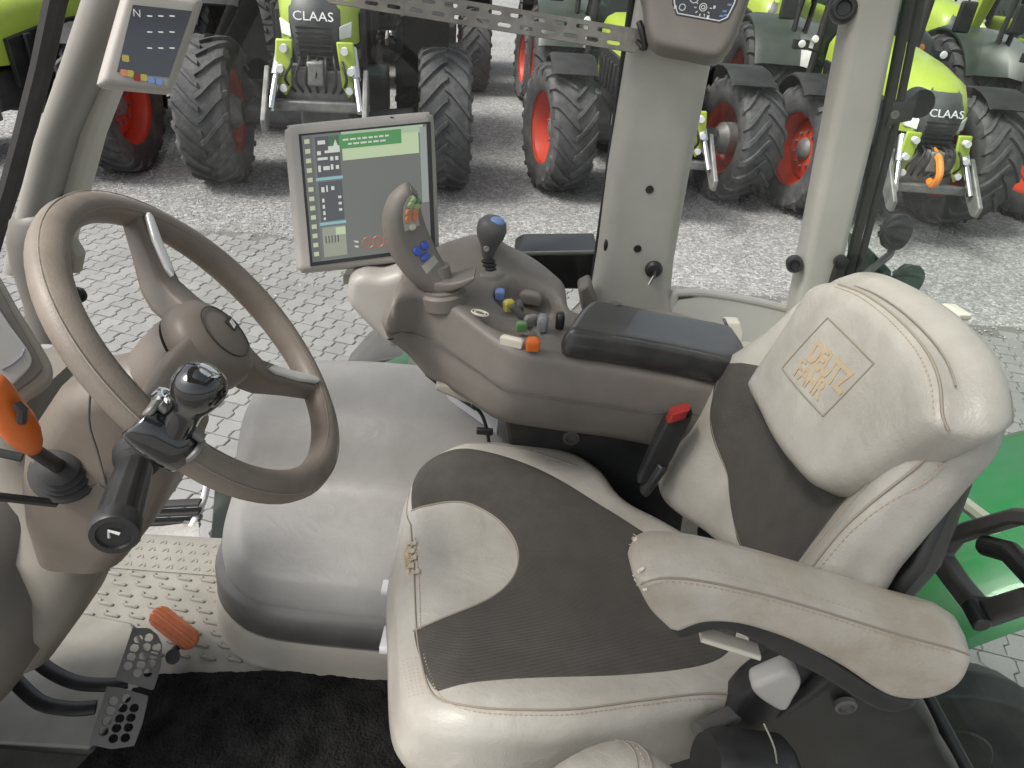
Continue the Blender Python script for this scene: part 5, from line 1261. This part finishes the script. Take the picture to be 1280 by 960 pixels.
# ================================================================== perforated rail
RL = MB(); r0, r1 = P(405, -28, y=1.46), P(806, 38, y=1.46)
ax = (r1-r0); LR = ax.length; ax.normalize(); rv = V((0, -.45, .89)); rv = (rv-ax*rv.dot(ax)).normalized()*-1
def plate(width, holes, r_, L_hole, O, A, B, nm_mat):
    poly = [V((0, 0)), V((LR, 0)), V((LR, width)), V((0, width))]; pts = resample(poly, .03); n = len(pts); ed = [(i, (i+1) % n) for i in range(n)]
    hl_ = []
    for cx, cy in holes:
        b = len(pts); lp = []
        for k in range(14):
            t = 2*math.pi*k/14; lp.append(V((cx+r_*math.cos(t)+(L_hole/2 if math.cos(t) > 0 else -L_hole/2), cy+r_*math.sin(t))))
        pts += lp; ed += [(b+k, b+(k+1) % 14) for k in range(14)]; hl_.append((cx, cy))
    vs, es, fs, *_ = geometry.delaunay_2d_cdt(pts, ed, [], 1, 1e-6); bv = [RL.bm.verts.new(O+A*p.x+B*p.y) for p in vs]
    for f in fs:
        c = sum((vs[i] for i in f), V((0, 0)))/len(f)
        if any(abs(c.y-h[1]) < r_*.97 and abs(c.x-h[0]) < L_hole/2+r_*.97 for h in hl_): continue
        RL.bm.faces.new([bv[i] for i in f])
hs = [(.03+.040*k+(.020 if j else 0), .012+.020*j) for j in (0, 1) for k in range(int((LR-.05)/.040))]
fd = V((0, -.55, -.83)); fd = (fd-ax*fd.dot(ax)).normalized(); td = V((0, .83, -.30)); td = (td-ax*td.dot(ax)).normalized()
plate(.044, hs, .0042, .016, r0, ax, fd, 0)
plate(.022, [(.05+.04*k, .011) for k in range(int((LR-.06)/.04))], .0042, .014, r0, ax, td, 0)
o = RL.build('perforated_rail', STEEL, smooth=False, merge=.0004); md = o.modifiers.new('thick', 'SOLIDIFY'); md.thickness = .0022; md.offset = 0
tag(o, 'perforated steel mounting rail across the top of the side window', 'rail')
m = MB(); m.tube(spline([P(795, 52, y=1.45), P(806, 60, y=1.44), P(803, 40, y=1.44), P(799, 28, y=1.45)], 4), .006, 8); m.build('rail_bracket', BLACK, o)
m = MB(); prf = [((1.40, 1.44), 1.80), ((1.62, 1.64), 1.78), ((1.60, 1.62), 1.92), ((1.40, 1.44), 1.96), ((.98, .92), 1.95), ((.94, .88), 1.86), ((1.0, .94), 1.80)]
m.loft([[V((.06+x_, .78+y_, z)) for x_, y_ in rrect(w, d, .12, 4)] for (w, d), z in prf], closed=True); m.build('roof', TRIM, CF)
pane([V((-.42, .33, 1.90)), V((.54, .33, 1.90)), V((.54, 1.23, 1.90)), V((-.42, 1.23, 1.90))], 'added_roof_hatch')  # unseen glass hatch, added to let top light fall on the seat
# ================================================================== outside the cab
ladder = thing('access_step', 'black ribbed access step with alloy tread plate outside the right door', 'step', P(200, 660, z=-.15))
for k in range(3):
    p, q = P(165, 632+k*11, y=1.62), P(250, 628+k*11, y=1.62); d = q-p; m = MB(); m.loft([[p+d*s_+V((0, x_, y_)) for x_, y_ in rrect(.03, .011, .003, 2)] for s_ in (0, .5, 1)]); m.build('step_bar', RUBBER, ladder)
m = MB(); q = [P(px, py, y=yy) for px, py, yy in ((150, 664, 1.6), (248, 652, 1.6), (250, 690, 1.42), (145, 700, 1.42))]; m.prism(q, (0, 0, -.01)); m.build('tread_plate', ALU, ladder)
m = MB()
a_, b_, c_, d_ = q
for i in range(9):
    for j in range(5):
        p = a_.lerp(b_, (i+.5)/9).lerp(d_.lerp(c_, (i+.5)/9), (j+.5)/5); m.box(p+V((0, 0, .001)), (.016, .004, .002), Matrix.Rotation(R(45 if (i+j) % 2 else -45), 3, 'Z'))
m.build('tread_pattern', ALU, ladder)
m = MB(); p = spline([P(262, 588, y=1.68), P(256, 620, y=1.66), P(246, 645, y=1.62), P(236, 668, y=1.56), P(230, 700, y=1.5)], 5); m.tube(p, .011, 12); o = m.build('grab_handle', WHITEP); tag(o, 'white tube grab handle beside the access step', 'handle')
m = MB(); m.lathe([(.017, -.006), (.017, .006)], P(246, 646, y=1.62), (.2, .3, -1), 16); m.box(P(240, 655, y=1.6), (.05, .012, .012)); m.build('handle_clamp', CAST, o)
m = MB(); m.prism([P(px, py, y=1.545) for px, py in ((270, 585), (305, 600), (300, 690), (262, 682))], (0, .03, 0)); o = m.build('door_edge', mat('door_edge_dark', (.05, .065, .06), .3), None, bevel=.004); tag(o, 'dark green grey door edge strip beside the storage box', 'door edge')
m = MB(); rg = []
for px, py, w in ((440, 482, .02), (465, 462, .06), (490, 447, .08), (520, 440, .09)):
    c = P(px, py, y=1.72); rg.append([c+V((0, x_, y_)) for x_, y_ in rrect(.30, w, .009, 3)])
m.loft(rg); o = m.build('side_fairing', DGREEN, None, ang=50); tag(o, 'small green body fairing outside below the monitor', 'fairing')
m = MB(); rg = []
for px, py, w in ((425, 480, .02), (450, 458, .05), (480, 442, .06), (515, 436, .06)):
    c = P(px, py, y=1.74)+V((0, .02, .01)); rg.append([c+V((0, x_, y_)) for x_, y_ in rrect(.26, w, .009, 3)])
m.loft(rg); m.build('fairing_edge', DKGREY, o, ang=50)
# rear mudguard of this tractor
m = MB(); rg = []
cx, cz, r_ = 1.72, -.58, 1.06
for k in range(26):
    a = R(-54+k*3.4)
    def pp(y, rr): return V((cx+rr*math.sin(a), y, cz+rr*math.cos(a)))
    rg.append([pp(1.02, r_-.03), pp(1.05, r_), pp(1.3, r_+.015), pp(1.50, r_), pp(1.56, r_-.04), pp(1.57, r_-.09), pp(1.55, r_-.09), pp(1.5, r_-.03), pp(1.05, r_-.03)])
m.loft(rg); o = m.build('rear_mudguard', DGREEN, None, ang=50); tag(o, 'green rear mudguard outside behind the driver seat', 'mudguard')
m = MB(); m.box((1.12, .78, -.72), (.36, .62, .42)); m.box((1.05, .55, -.38), (.2, .22, .3)); m.tube(spline([(1.0, .45, -.55), (1.5, .50, -.62), (1.95, .62, -.95)], 5), .05, 10); m.tube(spline([(1.0, 1.0, -.55), (1.5, 1.1, -.6), (1.95, 1.15, -.95)], 5), .05, 10)
m.tube([(1.05, .75, -.3), (1.75, .85, -.55)], .035, 10); m.cyl((1.15, .95, -.5), (1.55, 1.12, -.72), .045); m.box((1.35, .80, -.98), (.7, .10, .12)); m.lathe([(.30, -.06), (.33, 0), (.30, .06), (.16, .07), (.16, -.07)], (1.32, 1.32, -.62), (0, 1, 0), 28)
for k in range(5): m.tube(spline([(1.0, .5+.05*k, -.25), (1.2, .5+.06*k, -.12-.02*k), (1.42, .55+.05*k, -.4)], 5), .013, 6)
o = m.build('rear_hitch', mat('hitch_dark', (.035, .038, .036), .5, (.08, .08, .075), 6), None, bevel=.03); tag(o, 'dark rear axle and hitch seen down through the rear glass', 'hitch')
m = MB(); m.tube(spline([P(1105, 930, x=.9), P(1115, 890, x=.9), P(1122, 860, x=.92)], 5), .012, 8); o = m.build('blue_hose', BLUEH); tag(o, 'blue hose behind the rear glass below the armrest', 'hose')
# work lamps outside the rear corner
def worklamp(px, py, r_, aim, lab, mt):
    q = P(px, py, y=1.62); t = thing('work_lamp', lab, 'lamp', q); ax = V(aim).normalized(); m = MB()
    k = r_; m.lathe([(0, -k*.95), (k*.45, -k*.85), (k*.85, -k*.5), (k, -k*.1), (k*1.04, 0), (k*1.04, k*.12), (k*.9, k*.14)], q, ax, 48)
    for i_, v_ in enumerate(m.bm.verts):
        if 48 <= i_ < 192 and (i_ % 6) in (0, 1): v_.co = q+(v_.co-q)*1.10
    b = m.build('lamp_housing', mt, t, ang=40)
    m = MB(); m.lathe([(k*.92, k*.08), (k*.7, k*.2), (0, k*.26)], q, ax, 28); m.build('lamp_lens', LAMPL, t); return t, q
t1, q1 = worklamp(1122, 290, .040, (.9, .15, -.15), 'round black ribbed work lamp, upper one outside the rear corner pillar', BLACK)
t2, q2 = worklamp(1135, 352, .040, (.85, .1, -.35), 'round work lamp with green reflections, lower one above the seat backrest', mat('lamp_green_reflection', (.012, .06, .03), .3))  # green reflections are put into the lower lamp's housing colour
m = MB(); m.tube(spline([q1+V((0, 0, -.035)), P(1112, 318, y=1.62), P(1100, 328, y=1.6), P(1080, 345, y=1.58)], 5), .009, 8); m.build('bracket', CAST, t1)
m = MB(); m.tube([P(1068, 300, y=1.6), P(1090, 322, y=1.62), P(1108, 340, y=1.63), P(1110, 365, y=1.63)], .010, 8); m.prism([P(1064, 292, y=1.64), P(1106, 334, y=1.64), P(1098, 380, y=1.64), P(1062, 380, y=1.64)], (0, .02, 0)); o = m.build('lamp_bracket', mat('bracket_green', (.02, .075, .045), .4)); tag(o, 'dark green plate bracket behind the rear pillar foot carrying two work lamps', 'bracket')
# rear number plate lamp bar / small beacon on the paving
m = MB(); q = P(1185, 388, z=-.1); m.prism([P(1165, 380, x=1.6), P(1180, 379, x=1.6), P(1200, 392, x=1.6), P(1196, 400, x=1.6), P(1180, 397, x=1.6)], (.05, 0, .0)); o = m.build('rear_lamp', CREAM, None, bevel=.008); tag(o, 'small cream rear lamp beyond the top of the seat', 'lamp')
# latch frame of the rear window
LT = thing('window_latch', 'black rear window latch frame with hand grip beside the armrest', 'latch', P(1215, 700, x=.74))
xw = .70
outer = [(1150, 695), (1172, 664), (1200, 652), (1262, 634), (1330, 640), (1330, 748), (1262, 768), (1220, 783), (1205, 768), (1180, 735)]
inner = [(1174, 692), (1185, 678), (1215, 668), (1258, 655), (1310, 660), (1310, 725), (1270, 734), (1232, 746), (1212, 744), (1192, 720)]
def lp(l): return [P(px, py, x=xw) for px, py in l]
O_, I_ = lp(outer), lp(inner); m = MB(); n = len(O_); dv = V((.028, 0, 0))
for i in range(n):
    j = (i+1) % n
    m.face([O_[i], O_[j], I_[j], I_[i]]); m.face([O_[i]+dv, I_[i]+dv, I_[j]+dv, O_[j]+dv]); m.face([O_[i], O_[i]+dv, O_[j]+dv, O_[j]]); m.face([I_[i], I_[j], I_[j]+dv, I_[i]+dv])
m.build('latch_frame', DKGREY, LT, merge=.0005, bevel=.006)
m = MB(); m.tube([P(1232, 682, x=.715), P(1262, 690, x=.705), P(1310, 740, x=.705)], .016, 10); m.lathe([(.013, -.02), (.013, .02)], P(1220, 768, x=.69), (0, 1, .1), 16); m.build('latch_grip', BLACK, LT, bevel=.003)
m = MB(); m.tube([P(1180, 610, x=.78), P(1245, 660, x=.78)], .012, 8); m.build('latch_rod', CREAM, LT)
# black window lower bar behind the seat
m = MB(); m.prism([(.70, 1.0, .30), (.72, 1.0, .30), (.74, .2, .30), (.72, .2, .30)], (0, 0, .05)); o = m.build('rear_bar', BLACK, None, bevel=.006); tag(o, 'black crossbar behind the driver seat backrest', 'bar')
# cream strut bottom right
m = MB(); m.prism([P(1050, 975, y=.62), P(1075, 928, y=.62), P(1092, 975, y=.62)], (0, .02, 0)); o = m.build('seat_rail_end', CREAM, None, bevel=.004); tag(o, 'pale triangular trim end at the bottom edge below the armrest', 'trim')
# ================================================================== light, sky, camera
W = bpy.data.worlds.new('World'); SC.world = W; W.use_nodes = True
nt = W.node_tree; bg = nt.nodes['Background']; sky = nt.nodes.new('ShaderNodeTexSky'); sky.sky_type = 'NISHITA'; sky.sun_disc = False
SUN_EL, SUN_AZ = R(55), R(-112)      # azimuth measured from +Y towards +X
sky.sun_elevation = SUN_EL; sky.sun_rotation = SUN_AZ; sky.air_density = 1.0; sky.dust_density = 4.0; sky.ozone_density = .6
hs_ = nt.nodes.new('ShaderNodeHueSaturation'); hs_.inputs['Saturation'].default_value = .30
nt.links.new(sky.outputs[0], hs_.inputs['Color']); nt.links.new(hs_.outputs[0], bg.inputs[0]); bg.inputs[1].default_value = .115
ld = bpy.data.lights.new('sun', 'SUN'); ld.energy = 1.9; ld.angle = R(20); ld.color = (1, .96, .9)
lo = bpy.data.objects.new('sun', ld); COL.objects.link(lo)
dv = V((math.cos(SUN_EL)*math.sin(SUN_AZ), math.cos(SUN_EL)*math.cos(SUN_AZ), math.sin(SUN_EL)))
lo.rotation_euler = dv.to_track_quat('Z', 'Y').to_euler(); lo.location = (0, 0, 30)
cd = bpy.data.cameras.new('camera'); co_ = bpy.data.objects.new('camera', cd); COL.objects.link(co_)
cd.sensor_width = 36; cd.sensor_fit = 'HORIZONTAL'; cd.lens = F/1280*36; cd.clip_start = .02; cd.clip_end = 2000
c, s = math.cos(PITCH), math.sin(PITCH); right0, up0, fw = V((1, 0, 0)), V((0, s, c)), V((0, c, -s))
cr, sr = math.cos(ROLL), math.sin(ROLL)
right = right0*cr+up0*sr; up = up0*cr-right0*sr
M = Matrix((( right.x, up.x, -fw.x, CAM.x), (right.y, up.y, -fw.y, CAM.y), (right.z, up.z, -fw.z, CAM.z), (0, 0, 0, 1)))
co_.matrix_world = M; SC.camera = co_
SC.view_settings.view_transform = 'Standard'; SC.view_settings.look = 'None'; SC.view_settings.gamma = 1; SC.view_settings.exposure = 0.9
SC.render.engine = 'CYCLES'; SC.cycles.use_denoising = True; SC.cycles.max_bounces = 8; SC.cycles.transparent_max_bounces = 12; SC.cycles.caustics_reflective = False; SC.cycles.caustics_refractive = False
